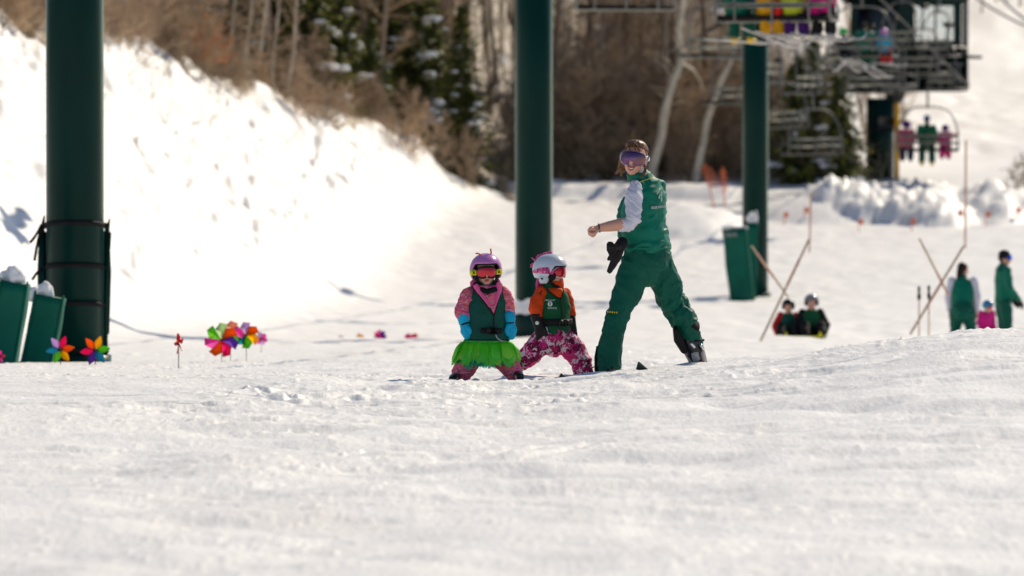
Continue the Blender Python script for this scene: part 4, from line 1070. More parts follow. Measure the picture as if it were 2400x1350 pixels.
# trousers
b = MB()
b.loft([I(1517, 572), I(1517, 600), I(1517, 630), I(1517, 640)], [(.178, .142), (.192, .155), (.185, .148), (.13, .11)], side=rI, seg=26)
b.loft([I(1494, 615, -.05), I(1482, 650, -.07), I(1470, 685, -.09), I(1451, 730, -.11), I(1437, 775, -.10), I(1430, 815, -.08), I(1426, 856, -.06)], [.115, .110, .103, .078, .080, .088, .100], seg=20)
b.loft([I(1540, 615, .05), I(1555, 650, .08), I(1566, 685, .11), I(1586, 728, .15), I(1600, 752, .16), I(1612, 780, .19), I(1622, 803, .215)], [.115, .115, .108, .092, .088, .080, .076], seg=20)
b.loft([I(1596, 738, .10), I(1612, 748, .12)], [.078, .072], seg=14)
def trouser_folds(p, n):
    a = fbm(p[:, 0] * 6, p[:, 1] * 6, p[:, 2] * 7 + p[:, 0] * 5, 3, 17); v = 342 + (CAM_Z - p[:, 2]) * 323.6; x = 1200 + p[:, 0] * 323.6
    rt = sstep(1530, 1560, x)
    kn = np.exp(-((v - 738) / 26.0) ** 2) * .8 * rt + np.exp(-((v - 755) / 34.0) ** 2) * .5 * (1 - rt) + rt * np.exp(-((v - 690) / 40.0) ** 2) * .6 + .25
    a2 = fbm(p[:, 0] * 14, p[:, 1] * 14, p[:, 2] * 13 + p[:, 0] * 9 * np.where(rt > .5, -1, 1), 3, 23)
    return .009 * np.clip(1 - np.abs(a) * 3.2, -1, 1) + .011 * np.clip(1 - np.abs(a2) * 4, -1, 1) * np.clip(kn, 0, .9)
tr = b.fuse('trousers', M('trouser_green'), ins, voxel=.0065, smooth=3, disp=trouser_folds)
b = MB()
for k in range(5): b.box(I(1424.5 + k * 5.2, 730.5 + k * .5, -.205 + .004 * abs(k - 1.5)), (.011, .006, .012), Matrix.Rotation(.2 * (k % 3 - 1), 3, 'Y'))
b.build('knee_print', M('print_yellow'), tr)
b = MB(); b.loft([I(1583, 772, .085), I(1590, 795, .11), I(1603, 818, .16)], [(.020, .05), (.036, .055), (.030, .05)], seg=12); b.build('gaiter', M('black_cloth'), tr)
b = MB(); b.loft([I(1618, 752, .10), I(1636, 765, .14)], [(.016, .05), (.014, .05)], seg=10); b.build('knee_patch', M('black_cloth'), tr)
b = MB(); b.loft([I(1607, 812, .21), I(1613, 805, .13), I(1630, 799, .135), I(1648, 797, .20), I(1646, 798, .28)], [(.010, .012)] * 5, seg=8); b.build('cuff', M('black_cloth'), tr)
b = MB(); b.loft([I(1397, 868, -.06), I(1396, 838, -.09), I(1399, 812, -.10)], [(.012, .03), (.010, .03), (.005, .015)], seg=8); b.build('gaiter', M('black_cloth'), tr)
# bracelet
b = MB(); ax = (I(1425, 531, -.24) - I(1400, 535, -.24)).normalized(); e1 = ax.orthogonal().normalized(); e2 = ax.cross(e1)
b.loft([I(1404.5, 534.5, -.24) + (e1 * math.cos(R(k * 15)) + e2 * math.sin(R(k * 15))) * .031 for k in range(26)], .0042, seg=6, cap=False); b.build('bracelet', M('black_cloth'), ins)
# hair: cap, pulled-back bun, loose strands
s_, h_, u_ = FI; HP = lambda a, b_, c: HI + (s_ * a + h_ * b_ + u_ * c) * KI
b = MB(); rH = rotm(s_, h_, u_)
b.ell(HP(0, -.034, .050), (.086, .094, .088), rH, 22, 16); b.ell(HP(.004, .022, .092), (.070, .064, .040), rH, 18, 12); b.ell(HP(.060, -.030, -.005), (.026, .060, .06), rH, 14, 10)
b.ell(HP(-.058, -.040, .0), (.024, .050, .06), rH, 14, 10); b.ell(HP(.084, -.080, -.006), (.044, .050, .078), rH, 14, 10); b.ell(HP(.094, -.075, -.066), (.028, .03, .042), rH)
def hair_folds(p, n): return .0012 * np.sin(p[:, 0] * 260 + p[:, 2] * 90 + 4 * fbm(p[:, 0] * 20, p[:, 1] * 20, p[:, 2] * 20, 2, 4))
hair = b.fuse('hair', M('hair_brown'), ins, voxel=.006, smooth=2, disp=hair_folds)
rr = random.Random(9)
for (p0, p1, p2, p3) in ((HP(-.055, .075, .075), HP(-.098, .06, .06), HP(-.100, .05, .02), HP(-.090, .05, -.01)), (HP(-.076, .04, -.02), HP(-.086, .05, -.06), HP(-.078, .06, -.10), HP(-.072, .06, -.125)),
                         (HP(-.078, .03, -.03), HP(-.092, .04, -.07), HP(-.090, .05, -.10), HP(-.078, .05, -.118)), (HP(.075, -.06, -.04), HP(.095, -.05, -.07), HP(.108, -.04, -.085), HP(.130, -.04, -.11)),
                         (HP(.07, -.07, -.05), HP(.088, -.06, -.08), HP(.094, -.05, -.10), HP(.098, -.05, -.125)), (HP(.01, .085, .105), HP(.022, .098, .080), HP(.020, .106, .062), HP(.012, .110, .052)), (HP(-.01, .085, .105), HP(-.026, .098, .082), HP(-.040, .100, .064), HP(-.052, .096, .050)), (HP(.02, .080, .105), HP(.044, .088, .080), HP(.058, .084, .062), HP(.068, .074, .046)), (HP(.0, .085, .106), HP(-.004, .102, .084), HP(-.012, .106, .066), HP(-.022, .106, .052)), (HP(.08, -.09, .03), HP(.115, -.085, .0), HP(.118, -.08, -.04), HP(.108, -.07, -.085)), (HP(.085, -.10, -.02), HP(.122, -.09, -.05), HP(.125, -.08, -.08), HP(.120, -.07, -.105))):
    b = MB()
    for j in range(3):
        o_ = Vector((rr.uniform(-.006, .006), rr.uniform(-.006, .006), rr.uniform(-.006, .006))); b.loft([p0, p1 + o_, p2 + o_ * 1.5, p3 + o_ * 2], [.004, .0035, .003, .0015], seg=6)
    b.build('loose_strand', M('hair_rim_light' if (p0 - HI).dot(s_) > .06 else 'hair_brown'), hair)
goggles(HI, FI, KI, ins, 'lens_violet', 'goggle_frame_plum', 'goggle_frame_white', H=.044, off=-.002, rx=.094, ry=.106, srx=.095, sry=.125, sw=.020, amax=60, soff=.012)
# boots and skis
boot('boot', I(1428, 878, -.10), (-.25, .95, 0), I(1428, 842, -.05), 1.0, 'boot_black', ins)
b = MB(); b.loft([I(1404, 860, -.12), I(1392, 860, -.12), I(1384, 864, -.12)], [(.014, .004), (.013, .004), (.012, .004)], seg=8); b.build('boot_strap', M('black_cloth'), ins)
br = MB(); br.loft([I(1616, 798, .20), I(1626, 820, .22), I(1634, 840, .25), I(1640, 858, .26)], [(.078, .085), (.078, .085), (.070, .080), (.062, .07)], seg=18); br.loft([I(1637, 846, .28), I(1625, 854, .42)], [(.055, .05), (.045, .03)], seg=14)
br = br.fuse('boot', M('boot_black'), ins, voxel=.007, smooth=2)
for (nm, mn, pts, rad) in (('buckle', 'buckle_metal', [I(1620, 806, .115), I(1626, 813, .125)], .014), ('shell_panel', 'boot_grey', [I(1628, 828, .145), I(1632, 844, .17)], (.028, .012)), ('buckle', 'buckle_metal', [I(1643, 810, .14), I(1648, 818, .15)], .012),
                           ('shell_panel', 'boot_grey', [I(1612, 826, .17), I(1622, 850, .20)], (.012, .012)), ('shell_panel', 'boot_grey', [I(1646, 828, .16), I(1650, 848, .2)], (.014, .012)), ('sole', 'black_plastic', [I(1632, 857, .19), I(1650, 858, .19)], (.028, .014))):
    b = MB(); b.loft(pts, [rad] * 2, seg=10); b.build(nm, M(mn), br)
b = MB(); b.loft([I(1628, 858.5, .168), I(1641, 855.5, .160), I(1653, 858.5, .168)], .004, seg=6); b.build('heel_rim', M('boot_grey'), br)
pS = I(1600, 862, .10); pS.z = gz(pS.x, pS.y) - .075; pT = I(1497, 872, -.75); pT.z = gz(pT.x, pT.y) - .075
sk = ski('dark ski with its rounded tip poking above the snow behind the woman\'s legs', pS, pT - pS, (pT - pS).length / .62, 'ski_top', 1.0, .38)
# gloves clipped at her waist
g = empty('glove', I(1455, 575, -.20), 'black ski glove hanging from the woman\'s waist, fingers pointing down', 'glove', 'pair of gloves clipped at the waist'); b = MB()
b.loft([I(1455, 574, -.20), I(1446, 590, -.22), I(1440, 608, -.23)], [(.036, .03), (.048, .03), (.044, .026)], seg=12)
for j in range(4): finger(b, [I(1436 + j * 4.2, 608, -.23 + .006 * j), I(1430 + j * 4.0, 622, -.235), I(1425 + j * 3.6, 634 + (2, 6, 3, -4)[j] * .8, -.235)], .0135, .011)
finger(b, [I(1434, 600, -.24), I(1428, 603, -.25), I(1426, 608, -.25)], .014, .012); b.fuse('shell', M('dark_glove'), g, .006, 2)
b = MB(); b.loft([I(1458, 568, -.19), I(1455, 574, -.2)], [.042, .042], seg=14); b.build('cuff', M('black_cloth'), g)
g = empty('glove', I(1455, 570, -.25), 'black ski glove hanging from the woman\'s waist, fingers sticking out to the left', 'glove', 'pair of gloves clipped at the waist'); b = MB()
b.loft([I(1453, 578, -.26), I(1442, 580, -.27), I(1434, 580, -.27)], [(.042, .028), (.05, .028), (.045, .024)], seg=12)
for j in range(4): finger(b, [I(1434, 570 + j * 6.2, -.27), I(1427 - (j == 1) * 2, 569 + j * 6.4, -.27), I(1424 + (j == 3) * 3, 573 + j * 6.4, -.275)], .0125, .0105)
finger(b, [I(1440, 592, -.27), I(1434, 598, -.28), I(1429, 600, -.28)], .013, .0105); b.fuse('shell', M('dark_glove'), g, .006, 2)
b = MB(); b.loft([I(1458, 572, -.25), I(1452, 577, -.26)], [.040, .042], seg=14); b.build('cuff', M('black_cloth'), g)
# ------------------------------------------------------------------ child in the green skirt
YA = 40.0
def A(u, v, dy=0.0): return px(u, v, YA + dy)
fA = Vector((.10, -1, 0)).normalized(); rA = Vector((-1, -.10, 0)).normalized()
ka = empty('person', (A(1140, 890).x, YA, gz(A(1140, 890).x, YA)), 'small child in pink helmet, green vest and bright green tutu skirt', 'person')
HA = A(1139, 636, -.02); FA = frame((.06, -1, -.03), roll=R(2)); KA = .88
b = MB(); add_head(b, HA, FA, KA, A(1139, 682))
b.loft([A(1139, 676), A(1140, 692), A(1141, 740), A(1141, 800), A(1141, 815)], [(.05, .05), (.11, .075), (.12, .09), (.12, .09), (.11, .09)], side=rA, seg=14)
b.loft([A(1100, 690), A(1084, 730), A(1091, 757), A(1094, 782)], [.034, .034, .026, .02], seg=10); b.loft([A(1182, 690), A(1192, 728), A(1196, 757), A(1198, 782)], [.034, .034, .026, .02], seg=10)
b.loft([A(1124, 808), A(1097, 850, -.03), A(1078, 882)], [.06, .045, .035], seg=10); b.loft([A(1156, 808), A(1185, 850, -.03), A(1203, 876)], [.06, .045, .035], seg=10)
b.fuse('body', M('child_skin'), ka, voxel=.006, smooth=3); add_face(HA, FA, KA, ka)
# one-piece pink snow suit
b = MB()
b.loft([A(1141, 815), A(1141, 790), A(1141, 740), A(1140, 700), A(1139, 682)], [(.14, .11), (.142, .11), (.14, .105), (.13, .095), (.09, .075)], side=rA, seg=22)
b.loft([A(1102, 686, 0), A(1092, 704, -.01), A(1085, 724, -.02), A(1086, 738, -.035), A(1091, 748, -.045)], [.050, .056, .058, .056, .046], seg=16)
b.loft([A(1180, 686, .02), A(1187, 706, .01), A(1190, 726, 0), A(1193, 744, -.02)], [.048, .050, .048, .040], seg=16)
b.loft([A(1126, 805, 0), A(1112, 830, -.02), A(1097, 852, -.03), A(1085, 870, -.02), A(1078, 882, -.01)], [.092, .086, .076, .070, .068], seg=16)
b.loft([A(1156, 805, 0), A(1172, 830, -.02), A(1186, 850, -.03), A(1197, 864, -.02), A(1203, 873, -.01)], [.092, .086, .076, .070, .066], seg=16)
suit = b.fuse('snow_suit', M('pink_stripe'), ka, voxel=.0065, smooth=2, disp=folds(.007, 9, 22, 5))
# vest with open front: the chest panel of the suit shows in the gap
b = MB()
b.loft([A(1141, 796), A(1141, 780), A(1141, 745), A(1141, 710), A(1140, 690), A(1139, 676)], [(.156, .124), (.156, .125), (.153, .122), (.145, .115), (.125, .10), (.095, .085)], side=rA, seg=28)
va = b.fuse('vest', M('vest_green'), ka, voxel=.0065, smooth=2, disp=folds(.006, 5, 7, 8))
def frontA(u, v, o=.012, a=.152, b_=.122, uc=1141):
    c = A(uc, v); x = A(u, v).x - c.x; t = max(-.98, min(.98, x / a)); sh = 1 if v > 715 else max(.72, 1 - (715 - v) / 40 * .28)
    return Vector((c.x + x, c.y - b_ * sh * math.sqrt(1 - t * t) - o + .10 * x, c.z))
def panel(name, mname, rows, parent, fr, th=.008, n=8):
    """cloth patch between left and right pixel edges, row by row"""
    m = MB(); vs = []; fs = []
    for (v, u0, u1, o) in rows:
        for k in range(n + 1): vs.append(fr(u0 + (u1 - u0) * k / n, v, o))
    for i in range(len(rows) - 1):
        for k in range(n): q = i * (n + 1) + k; fs.append((q, q + 1, q + n + 2, q + n + 1))
    m.add(vs, fs); o = m.build(name, M(mname), parent); md = o.modifiers.new('t', 'SOLIDIFY'); md.thickness = th; md.offset = 0; return o
panel('suit_front', 'pink_stripe', [(668, 1122, 1171, .012), (680, 1128, 1170, .014), (695, 1137, 1167, .015), (710, 1145, 1164, .014), (724, 1152, 1162, .012), (734, 1157, 1160, .010)], suit, frontA)
for sg, pts in ((-1, [(1115, 668), (1124, 682), (1137, 700), (1148, 718)]), (1, [(1170, 664), (1169, 680), (1165, 698), (1161, 716)])):
    b = MB(); b.loft([frontA(u, v, .022) for u, v in pts], [(.020, .010), (.018, .010), (.012, .008), (.005, .005)], seg=10); b.build('collar', M('pink_cloth'), suit)
b = MB(); b.loft([frontA(1117, 664, -.02), frontA(1128, 676, .014), frontA(1142, 682, .02), frontA(1158, 676, .014), frontA(1170, 664, -.02)], [(.03, .012)] * 5, seg=10); b.build('neck_gaiter', M('black_cloth'), ka)
for pts in ([(1110, 674), (1127, 697), (1143, 718), (1157, 738)], [(1172, 678), (1168, 700), (1163, 722), (1158, 738)], [(1158, 738), (1158, 752), (1157, 768)]):
    b = MB(); b.loft([frontA(u, v, .017) for u, v in pts], .0045, seg=6); b.build('edging', M('black_cloth'), va)
b = MB(); b.loft([frontA(u, 774 + (u - 1155) * .02, .014) for u in (1128, 1140, 1155, 1168, 1176)], [(.019, .006)] * 5, side=UP, seg=8); b.build('belt', M('black_cloth'), va)
bk = MB(); bk.box(frontA(1155, 774, .028), (.072, .022, .052), bev=.008); bk = bk.build('buckle', M('black_plastic'), va)
for u in (1145, 1164): q = MB(); q.box(frontA(u, 774, .038), (.018, .012, .042), bev=.004); q.build('buckle_tab', M('dark_steel'), bk)
b = MB(); b.loft([frontA(u, v, .016) for u, v in ((1162, 784), (1166, 792), (1174, 797), (1184, 799), (1191, 795))], .005, seg=6); b.build('cord', M('boot_grey'), va)
b = MB(); b.loft([A(1141, 797) + rA * .157 * math.cos(R(k * 12)) + fA * .125 * math.sin(R(k * 12)) for k in range(31)], [(.008, .006)] * 31, side=UP, seg=8, cap=False); b.build('hem', M('black_cloth'), va)
# mittens
def mitten(pts, rad, thumb, mname, root, cuff=None):
    b = MB(); b.loft(pts, rad, seg=16); finger(b, thumb, .018, .014); m = b.fuse('mitten', M(mname), root, .006, 3, folds(.003, 18, 18, 2))
    if cuff: c = MB(); c.loft(cuff[0], cuff[1], seg=12); c.build('wrist_strap', M('black_cloth'), m)
    return m
mitten([A(1088, 741, -.045), A(1090, 754, -.05), A(1091, 762, -.05), A(1093, 776, -.055), A(1097, 788, -.06)], [(.050, .048), (.046, .044), (.038, .036), (.046, .036), (.032, .028)], [A(1097, 768, -.08), A(1104, 776, -.085), A(1106, 783, -.08)], 'mitten_blue', ka, ([A(1083, 761, -.085), A(1091, 758, -.095), A(1099, 756, -.085)], [(.010, .006)] * 3))
mitten([A(1193, 738, -.03), A(1195, 750, -.035), A(1196, 758, -.035), A(1200, 774, -.04), A(1199, 789, -.045)], [(.042, .042), (.040, .040), (.032, .032), (.036, .032), (.026, .024)], [A(1191, 764, -.07), A(1187, 774, -.075), A(1190, 784, -.07)], 'mitten_blue', ka, ([A(1189, 757, -.065), A(1196, 757, -.072), A(1203, 756, -.06)], [(.007, .005)] * 3))
# tutu of layered tulle strips
def tulle(name, c0, c1):
    m = bpy.data.materials.new(name); m.use_nodes = True; N = m.node_tree.nodes; L = m.node_tree.links; b_ = N['Principled BSDF']; b_.inputs['Roughness'].default_value = .7
    b_.inputs['Base Color'].default_value = (*c0, 1)
    at = N.new('ShaderNodeAttribute'); at.attribute_name = 'along'; cr = N.new('ShaderNodeValToRGB'); e = cr.color_ramp.elements
    e[0].position = .45; e[0].color = (*c0, 1); e[1].position = .95; e[1].color = (*c1, 1); L.new(at.outputs['Fac'], cr.inputs[0]); L.new(cr.outputs[0], b_.inputs['Base Color'])
    t = N.new('ShaderNodeBsdfTranslucent'); L.new(cr.outputs[0], t.inputs[0]); mx = N.new('ShaderNodeMixShader'); mx.inputs[0].default_value = .55; L.new(b_.outputs[0], mx.inputs[1]); L.new(t.outputs[0], mx.inputs[2])
    tp = N.new('ShaderNodeBsdfTransparent'); m2 = N.new('ShaderNodeMixShader'); m2.inputs[0].default_value = .13; L.new(mx.outputs[0], m2.inputs[1]); L.new(tp.outputs[0], m2.inputs[2]); L.new(m2.outputs[0], N['Material Output'].inputs[0])
    MATS[name] = m
tulle('tulle_green', (.13, .85, .03), (.20, .85, .12)); tulle('tulle_teal', (.08, .66, .03), (.03, .52, .34)); tulle('tulle_lime', (.24, .88, .03), (.50, .90, .14))
rr = random.Random(12); tut = empty('tutu', wloc(ka)); tut.parent = ka; tut.location = (0, 0, 0)
for li, (mn, n, len0, flare, up) in enumerate((('tulle_teal', 60, .172, .058, .0), ('tulle_green', 84, .150, .078, .004), ('tulle_lime', 30, .135, .090, .008))):
    m = MB(); al = []; ns = 7
    for k in range(n):
        an = 2 * math.pi * (k + rr.uniform(-.3, .3)) / n; L_ = len0 * rr.uniform(.78, 1.12); fl = flare * rr.uniform(.75, 1.2); w0 = .020; w1 = rr.uniform(.022, .036); ph = rr.uniform(0, 6.28)
        vs = []; fs = []
        for i in range(ns + 1):
            f = i / ns; rx_ = .150 + fl * (f ** .55); ry_ = .122 + fl * (f ** .55); z = -L_ * f ** 1.25 + up + .012 * math.sin(f * 7 + ph) * f
            for j in (-1, 0, 1):
                w = (w0 + (w1 - w0) * f) * (1 if i < ns else .55); a2 = an + j * w / .2
                rip = .012 * f * math.cos(j * 2.4 + ph)
                vs.append(A(1139, 801) + rA * (rx_ + rip) * math.cos(a2) + fA * (ry_ + rip) * math.sin(a2) + UP * (z + .008 * f * math.sin(ph + j * 2))); al.append(f)
        for i in range(ns):
            for j in (0, 1): q = i * 3 + j; fs.append((q, q + 1, q + 4, q + 3))
        m.add(vs, fs)
    o = m.build('tulle_layer', M(mn), tut); at = o.data.attributes.new('along', 'FLOAT', 'POINT'); at.data.foreach_set('value', al)
b = MB(); b.loft([A(1140, 800) + rA * .158 * math.cos(R(k * 12)) + fA * .128 * math.sin(R(k * 12)) for k in range(31)], [(.010, .006)] * 31, side=UP, seg=8, cap=False); b.build('waistband', M('bright_green'), tut)
# helmet, goggles, ribbons, hair
hel, HPt = helmet(HA, FA, KA, ka, 'helmet_pink', r=(.118, .132, .120), front=64)
b = MB(); b.ell(HA + FA[1] * -.03 + UP * .01, (.082, .085, .095), rotm(*FA)); b.build('hair', M('hair_dark'), ka)
goggles(HA, FA, KA, ka, 'lens_red', 'black_plastic', 'strap_yellow', H=.040, off=-.004, rx=.094, ry=.108, srx=.128, sry=.145, amax=50, sw=.021, soff=-.004, fr=.012)
for sg in (-1, 1):
    s_, h_, u_ = FA; b = MB(); b.loft([HA + (s_ * .088 * sg + h_ * .035 + u_ * -.0) * KA, HA + (s_ * .082 * sg + h_ * .045 - u_ * .06) * KA, HA + (s_ * .05 * sg + h_ * .05 - u_ * .105) * KA], [(.016, .02), (.012, .02), (.004, .008)], seg=10); b.build('chin_strap', M('black_cloth'), hel)
    b = MB(); b.box(HA + (s_ * .100 * sg + h_ * .060 + u_ * 0) * KA, (.030, .02, .036), rotm(*FA), bev=.006); b.build('strap_clip', M('strap_yellow'), hel)
for pts in ([(1131, 603, -.05), (1126, 597, -.05), (1121, 594, -.05), (1116, 594, -.05)], [(1150, 602, -.03), (1151, 592, -.03), (1150, 584, -.03)]):
    b = MB(); b.loft([A(u, v, d) for u, v, d in pts], .0055, seg=7); b.build('ribbon', M('orange_cloth'), hel)
for u, v in ((1136, 599), (1145, 600), (1140, 604)):
    b = MB(); b.ell(A(u, v, -.04), (.012, .02, .008)); b.build('flower_patch', M('goggle_frame_white'), hel)
b = MB(); b.loft([A(1113, 655, .04), A(1108, 664, .03), A(1106, 672, .03)], [.014, .022, .012], seg=10); b.build('hood', M('pink_cloth'), ka)
b = MB(); b.loft([A(1167, 655, .03), A(1170, 664, .02)], [.010, .015], seg=10); b.build('hood', M('pink_cloth'), ka)
boot('boot', A(1076, 893, .02), (-.25, -1, 0), A(1080, 872, .0), .70, 'boot_black', ka)
boot('boot', A(1202, 887, .05), (.30, -1, 0), A(1199, 866, .0), .70, 'boot_black', ka)
b = MB(); b.loft([A(1216, 876, -.03), A(1219, 868, -.03)], [(.022, .02), (.02, .02)], seg=10); b.build('boot_strap', M('boot_grey'), ka)

# ------------------------------------------------------------------ child in pink camouflage trousers
YB = 41.3
def B(u, v, dy=0.0): return px(u, v, YB + dy)
fB = Vector((.55, -.83, 0)).normalized(); rB = Vector((fB.y, -fB.x, 0))
kb = empty('person', (B(1300, 885).x, YB, gz(B(1300, 885).x, YB)), 'small child in white helmet and pink camouflage trousers, looking right', 'person')
HB = B(1292, 636, -.01); FB = frame((.90, -.44, -.03)); KB = .90
b = MB(); add_head(b, HB, FB, KB, B(1295, 682))
b.loft([B(1296, 674), B(1295, 690), B(1296, 740), B(1297, 790)], [(.05, .05), (.10, .07), (.11, .085), (.11, .085)], side=rB, seg=14)
b.loft([B(1264, 690, -.07), B(1255, 725, -.10), B(1261, 752, -.11), B(1266, 785, -.12)], [.034, .034, .026, .02], seg=10); b.loft([B(1326, 690, .07), B(1335, 730, .05), B(1340, 760, .02)], [.034, .034, .024], seg=10)
b.loft([B(1282, 795, -.04), B(1252, 824, -.05), B(1226, 852, -.02)], [.06, .045, .035], seg=10); b.loft([B(1312, 795, .03), B(1357, 832, .02), B(1368, 876, .0)], [.06, .045, .035], seg=10)
b.fuse('body', M('child_skin'), kb, voxel=.006, smooth=3); add_face(HB, FB, KB, kb)
b = MB()
b.loft([B(1297, 770), B(1296, 740), B(1295, 705), B(1295, 686), B(1297, 672), B(1299, 664)], [(.12, .095), (.12, .095), (.115, .09), (.10, .08), (.074, .068), (.070, .066)], side=rB, seg=20)
b.loft([B(1267, 686, -.065), B(1259, 706, -.085), B(1255, 726, -.10), B(1258, 744, -.108)], [.046, .050, .048, .040], seg=16)
b.loft([B(1324, 688, .07), B(1332, 715, .06), B(1337, 740, .04)], [.044, .046, .04], seg=14)
b.fuse('jacket', M('orange_cloth'), kb, voxel=.0065, smooth=2, disp=folds(.006, 12, 16, 9))
b = MB(); b.loft([B(1299, 668), B(1300, 661)], [(.073, .07), (.07, .066)], side=rB, seg=18); b.build('collar', M('orange_cloth'), kb)
b = MB()
b.loft([B(1298, 777), B(1297, 755), B(1296, 720), B(1295, 695), B(1295, 682), B(1296, 676)], [(.140, .116), (.138, .114), (.136, .110), (.120, .095), (.098, .085), (.08, .075)], side=rB, seg=26)
vb = b.fuse('vest', M('vest_green_bright'), kb, voxel=.0065, smooth=2, disp=folds(.005, 6, 8, 18))
def frontB(u, v, o=.010):
    return on_torso(u, v, YB, .137, .112, rB, fB, 1296, o)
pts = [(1276, 682), (1290, 688), (1302, 696), (1310, 690), (1316, 680)]
panel('jacket_front', 'orange_cloth', [(675, 1284, 1318, -.008), (682, 1288, 1318, .0), (689, 1296, 1316, .004), (696, 1307, 1313, .006)], kb, frontB)
for pts in ([(1283, 677), (1293, 686), (1303, 695), (1311, 700)], [(1319, 680), (1316, 690), (1312, 700)], [(1312, 700), (1314, 720), (1316, 742)], [(1272, 680), (1266, 692), (1264, 710), (1266, 728)]):
    b = MB(); b.loft([frontB(u, v, .012) for u, v in pts], .004, seg=6); b.build('edging', M('black_cloth'), vb)
b = MB(); b.loft([B(1297, 755) + rB * .147 * math.cos(R(k * 12)) + fB * .123 * math.sin(R(k * 12)) for k in range(31)], [(.026, .006)] * 31, side=UP, seg=8, cap=False); belt = b.build('belt', M('black_cloth'), vb)
for u in (1311, 1323): q = MB(); q.box(frontB(u, 756, .026), (.034, .02, .050), Matrix.Rotation(.5, 3, 'Z'), bev=.006); q.build('buckle', M('dark_steel'), belt)
# emblem and lettering on the vest
em = MB(); p = frontB(1290, 711, .016)
n = 20
dd = (frontB(1296, 711, .016) - frontB(1284, 711, .016)); yawB = math.atan2(dd.y, dd.x)
em.ell(p, (.017, .004, .019), Matrix.Rotation(yawB, 3, 'Z'), 14, 8); em.build('emblem', M('print_white'), vb)
e2 = MB(); e2.ell(p + Vector((0, -.005, -.004)), (.004, .003, .012), Matrix.Rotation(yawB, 3, 'Z'), 8, 8); e2.ell(p + Vector((0, -.005, .007)), (.007, .003, .005), Matrix.Rotation(yawB, 3, 'Z'), 8, 8); e2.build('emblem_mark', M('vest_green_bright'), vb)
letters('DEER VALLEY', frontB(1290, 702.5, .016), .0125, 'lettering', 'print_white', vb, (math.pi / 2, 0, yawB), .002)
letters('SCHOOL', frontB(1294, 721, .016), .017, 'lettering', 'print_white', vb, (math.pi / 2, 0, yawB), .002)
# camouflage trousers
b = MB()
b.loft([B(1298, 772), B(1298, 788), B(1297, 805)], [(.135, .112), (.145, .12), (.12, .10)], side=rB, seg=20)
b.loft([B(1283, 792, -.04), B(1268, 808, -.05), B(1250, 824, -.06), B(1236, 838, -.05), B(1224, 849, -.03)], [.098, .092, .080, .070, .058], seg=18)
b.loft([B(1312, 792, .02), B(1332, 810, .01), B(1352, 828, .0), B(1363, 850, .0), B(1369, 876, .0)], [.098, .092, .082, .076, .070], seg=18)
b.fuse('trousers', M('pink_camo'), kb, voxel=.0065, smooth=2, disp=folds(.009, 10, 14, 19))
def black_glove(pts, rad, thumb, fingers, patch=None):
    b = MB(); b.loft(pts, rad, seg=14); finger(b, thumb, .014, .011)
    for f in fingers: finger(b, f, .0115, .0095)
    g = b.fuse('glove', M('dark_glove'), kb, .0055, 2)
    if patch: q = MB(); q.loft(patch[0], patch[1], seg=12); q.build('palm_patch', M('print_white'), g)
    return g
g = black_glove([B(1257, 740, -.108), B(1260, 752, -.115), B(1265, 766, -.12), B(1267, 782, -.125)], [(.046, .042), (.042, .040), (.040, .034), (.042, .030)], [B(1275, 768, -.14), B(1280, 778, -.15), B(1281, 786, -.15)],
    [[B(1258 + 6 * j, 782, -.125), B(1260 + 6 * j, 794, -.13), B(1263 + 5.5 * j, 801 + (0, 3, 3, 0)[j], -.13)] for j in range(4)], ([B(1279, 770, -.11), B(1281, 788, -.112), B(1273, 803, -.118)], [(.018, .02), (.026, .02), (.022, .016)]))
q = MB(); q.ell(B(1259, 757, -.155), (.014, .006, .014)); q.build('badge', M('print_white'), g)
black_glove([B(1337, 745, .03), B(1340, 762, .02), B(1342, 775, .01)], [(.038, .036), (.034, .032), (.034, .028)], [B(1335, 765, -.01), B(1332, 775, -.015)], [[B(1337 + 4 * j, 774, .01), B(1339 + 4 * j, 786, 0), B(1340 + 3.6 * j, 793 + (0, 3, 2, 0)[j], 0)] for j in range(4)])
hel, HPt = helmet(HB, FB, KB, kb, 'helmet_white', rim='black_plastic', r=(.116, .134, .118), front=72)
b = MB(); b.ell(HB + FB[1] * -.025 + UP * .01, (.080, .086, .095), rotm(*FB)); b.build('hair', M('hair_brown'), kb)
goggles(HB, FB, KB, kb, 'lens_red', 'goggle_frame_white', 'pink_check', H=.042, off=-.002, rx=.094, ry=.110, srx=.131, sry=.150, amax=54, sw=.026, soff=.010)
s_, h_, u_ = FB
b = MB(); b.loft([HB + (s_ * .102 + h_ * -.035 - u_ * .055) * KB, HB + (s_ * .100 + h_ * .005 - u_ * .06) * KB], [(.04, .022), (.034, .020)], side=u_, seg=16); ep = b.build('ear_pad', M('helmet_white'), hel)
b = MB(); b.ell(HB + (s_ * .124 + h_ * -.02 - u_ * .058) * KB, (.010, .006, .007)); b.build('vent', M('black_plastic'), ep)
b = MB(); b.loft([HB + (s_ * .082 + h_ * .035 - u_ * .03) * KB, HB + (s_ * .080 + h_ * .055 - u_ * .045) * KB], [(.04, .022), (.034, .02)], side=u_, seg=12); b.build('cheek_pad', M('black_cloth'), hel)
b = MB(); b.loft([HB + (s_ * .09 + h_ * .02 - u_ * .075) * KB, HB + (s_ * .06 + h_ * .06 - u_ * .112) * KB, HB + (s_ * .02 + h_ * .08 - u_ * .125) * KB], [(.012, .005)] * 3, seg=8); b.build('chin_strap', M('black_cloth'), hel)
